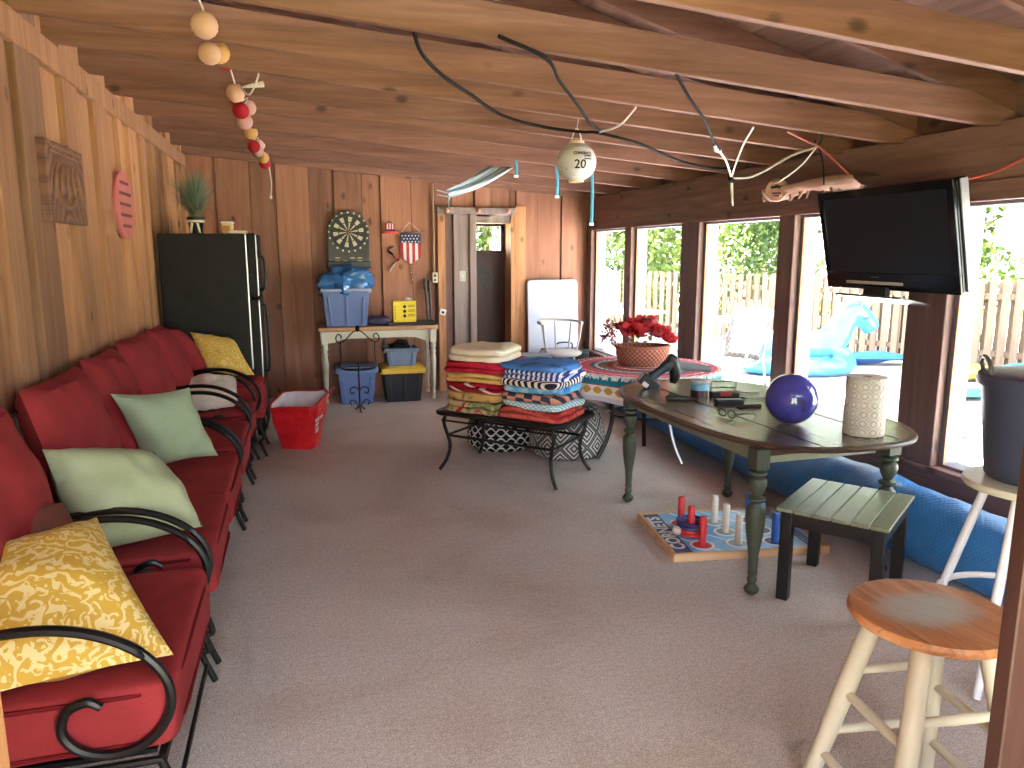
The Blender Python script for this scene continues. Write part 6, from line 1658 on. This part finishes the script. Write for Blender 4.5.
def wrap(vs, zoff, squash=1.0):
    out = []
    for v in vs:
        z = zoff + v.y; rr = sqrt(max(1e-6, 1 - (z / (LR * .95)) ** 2)) * LR * 1.032; a = yaw0 + v.x / (LR * .98)
        out.append(c0 + Vector((rr * cos(a), rr * sin(a), z)))
    return out
for txt, sz, zo, dx in (('20', .072, -.026, -.012), ('CONGRATS', .022, .040, .005)):
    vs, fs = text_mesh(txt, sz, 0, .0012); vs = [Vector((v.x + dx, v.y, 0)) for v in vs]
    m = MB(); m.add(wrap(vs, zo), fs); m.build('lettering', M['black'], PLN, smooth=False)
m = MB(); m.grid(lambda u, v: wrap([Vector((.012 + .048 * u, .0, 0))], .004 + .026 * v)[0], 8, 2); m.build('print_panel', M['black'], PLN)
vs, fs = text_mesh('GRAD', .018, 0, .001); m = MB(); m.add([p + (p - c0) * .012 for p in wrap([Vector((v.x + .036, v.y, 0)) for v in vs], .0155)], fs); m.build('panel_lettering', M['white'], PLN, smooth=False)

# string of small round paper lanterns
SL = thing('lantern_string', 'string of small peach red and yellow paper lanterns running under the joists', 'string lights', (-.3, 5.2, 2.45))
LM = {k: None for k in 'pryk'}
for key, c, nm in (('p', (222, 184, 160), 'peach'), ('r', (190, 50, 62), 'red'), ('y', (222, 176, 118), 'yellow'), ('k', (222, 180, 172), 'pale_pink')):
    t_ = NT(nm + '_lantern_paper'); x_, y_, z_ = t_.sep(t_.obj())
    LM[key] = t_.done(lin(c), .8, 0, .1)
    tl_ = t_.n('ShaderNodeBsdfTranslucent'); tl_.inputs[0].default_value = lin(c); mx_ = t_.n('ShaderNodeMixShader'); mx_.inputs[0].default_value = .35
    t_.t.links.new(t_.b.outputs[0], mx_.inputs[1]); t_.t.links.new(tl_.outputs[0], mx_.inputs[2]); t_.t.links.new(mx_.outputs[0], t_.out.inputs[0])
LL = [(-.31, 3.29, 2.46, 'p'), (-.35, 3.86, 2.49, 'p'), (-.325, 4.05, 2.54, 'y'), (-.33, 4.45, 2.595, 'r'), (-.30, 4.64, 2.47, 'p'), (-.31, 5.19, 2.47, 'r'), (-.275, 5.42, 2.53, 'k'), (-.295, 5.28, 2.42, 'k'), (-.31, 6.30, 2.50, 'y'), (-.32, 6.80, 2.46, 'r'), (-.285, 6.98, 2.50, 'k'), (-.295, 6.86, 2.43, 'k'), (-.27, 7.38, 2.44, 'y'), (-.27, 7.58, 2.41, 'r')]
for x, y, z, k in LL:
    m = MB(); r = .05
    prof = [(r * cos(a) * (1 + .03 * cos(i * pi)), r * sin(a)) for i, a in enumerate([radians(-78 + 156 * j / 16) for j in range(17)])]
    m.lathe(prof, 18, (x, y, z), Rz(x * 50) @ Rx(.25)); m.build('paper_ball', LM[k], SL, world=True, ang=180)
pts = [(-.33, 2.9, 2.52)]
for x, y, z, k in LL: pts += [(x, y - .03, z + .055)]
m = MB(); m.tube(catmull(pts, 4), .0045, 6); m.build('wire', M['cord_white'], SL, world=True)
m = MB(); m.tube(catmull([(-.27, 7.58, 2.46), (-.24, 7.62, 2.42), (-.22, 7.6, 2.25), (-.23, 7.62, 2.12)], 5), .005, 6); m.ball((-.23, 7.62, 2.11), .012, .012, .02, 8, 6); m.build('tail_wire', M['cord_white'], SL, world=True)
m = MB(); m.tube(catmull([(-.28, 4.66, 2.52), (-.22, 4.5, 2.44), (-.16, 4.3, 2.50), (-.16, 4.24, 2.56)], 5), .005, 6); m.tube([(-.26, 4.62, 2.50), (-.15, 4.66, 2.53)], [.006, .018], 6); m.build('socket_wire', M['cord_white'], SL, world=True)
# blue bunting and ribbons
t_ = NT('blue_white_bunting'); u_, v_, _ = t_.sep(t_.uv())
M['bunting'] = t_.done(t_.mix(t_.step(t_.math('SINE', t_.math('MULTIPLY', v_, 26.0)), -.3, .3), lin((130, 180, 208)), lin((214, 214, 226))), .5)
BT = thing('bunting_streamer', 'light blue and white striped streamer pinned slanting under the far joists', 'streamer', (1.5, 6.6, 2.1))
A0, A1, B0, B1 = Vector((1.27, 6.6, 2.06)), Vector((1.25, 6.55, 2.13)), Vector((1.86, 6.6, 2.335)), Vector((1.66, 6.72, 2.35))
def bun(u, v):
    a = A0.lerp(A1, v); b = B0.lerp(B1, v); p = a.lerp(b, u); p.z -= .035 * sin(pi * u) * (1 - .5 * v); p.y += .02 * sin(v * 9 + u * 4); return p
m = MB(); m.grid(bun, 16, 14); o = m.build('striped_sheet', M['bunting'], BT, world=True); o.modifiers.new('t', 'SOLIDIFY').thickness = .003
m = MB(); m.tube(catmull([A0 + Vector((.02, 0, .02)), A0 + Vector((0, 0, -.03)), A0 + Vector((.015, 0, -.10))], 5), [.012, .013, .013, .013, .012, .011, .011, .01, .01, .01, .012], 8, flat=.4); m.build('hanging_end', M['bunting'], BT, world=True)
m = MB()
for s in (.02, .06): m.tube([A0.lerp(A1, s * 10), A0.lerp(A1, s * 10) + Vector((-.09, 0, .01 + s * .2))], .005, 5)
m.build('tail', M['bunting'], BT, world=True)
M['ribbon'] = plain('teal_ribbon', (70, 150, 178), .5)
for x, y, z0, z1, lab in ((1.77, 6.2, 2.21, 2.37, 'short teal ribbon beside the striped streamer'), (2.13, 6.2, 2.05, 2.33, 'teal ribbon hanging left of the white paper lantern'), (2.17, 5.5, 1.80, 2.31, 'longest teal ribbon, hanging right of the white paper lantern')):
    t = thing('hanging_ribbon', lab, 'ribbon', (x, y, z0), 0, 'teal ribbons under the joists')
    m = MB(); m.grid(lambda u, v: (-.013 + .026 * u + .006 * sin(v * 5), .004 * sin(v * 7), .02 + (z1 - z0 - .02) * v), 3, 14); o = m.build('ribbon_strip', M['ribbon'], t); o.modifiers.new('t', 'SOLIDIFY').thickness = .003
    MB().box(-.02, .02, -.008, .008, 0, .022).build('weight', M['white'], t, bevel=.004)
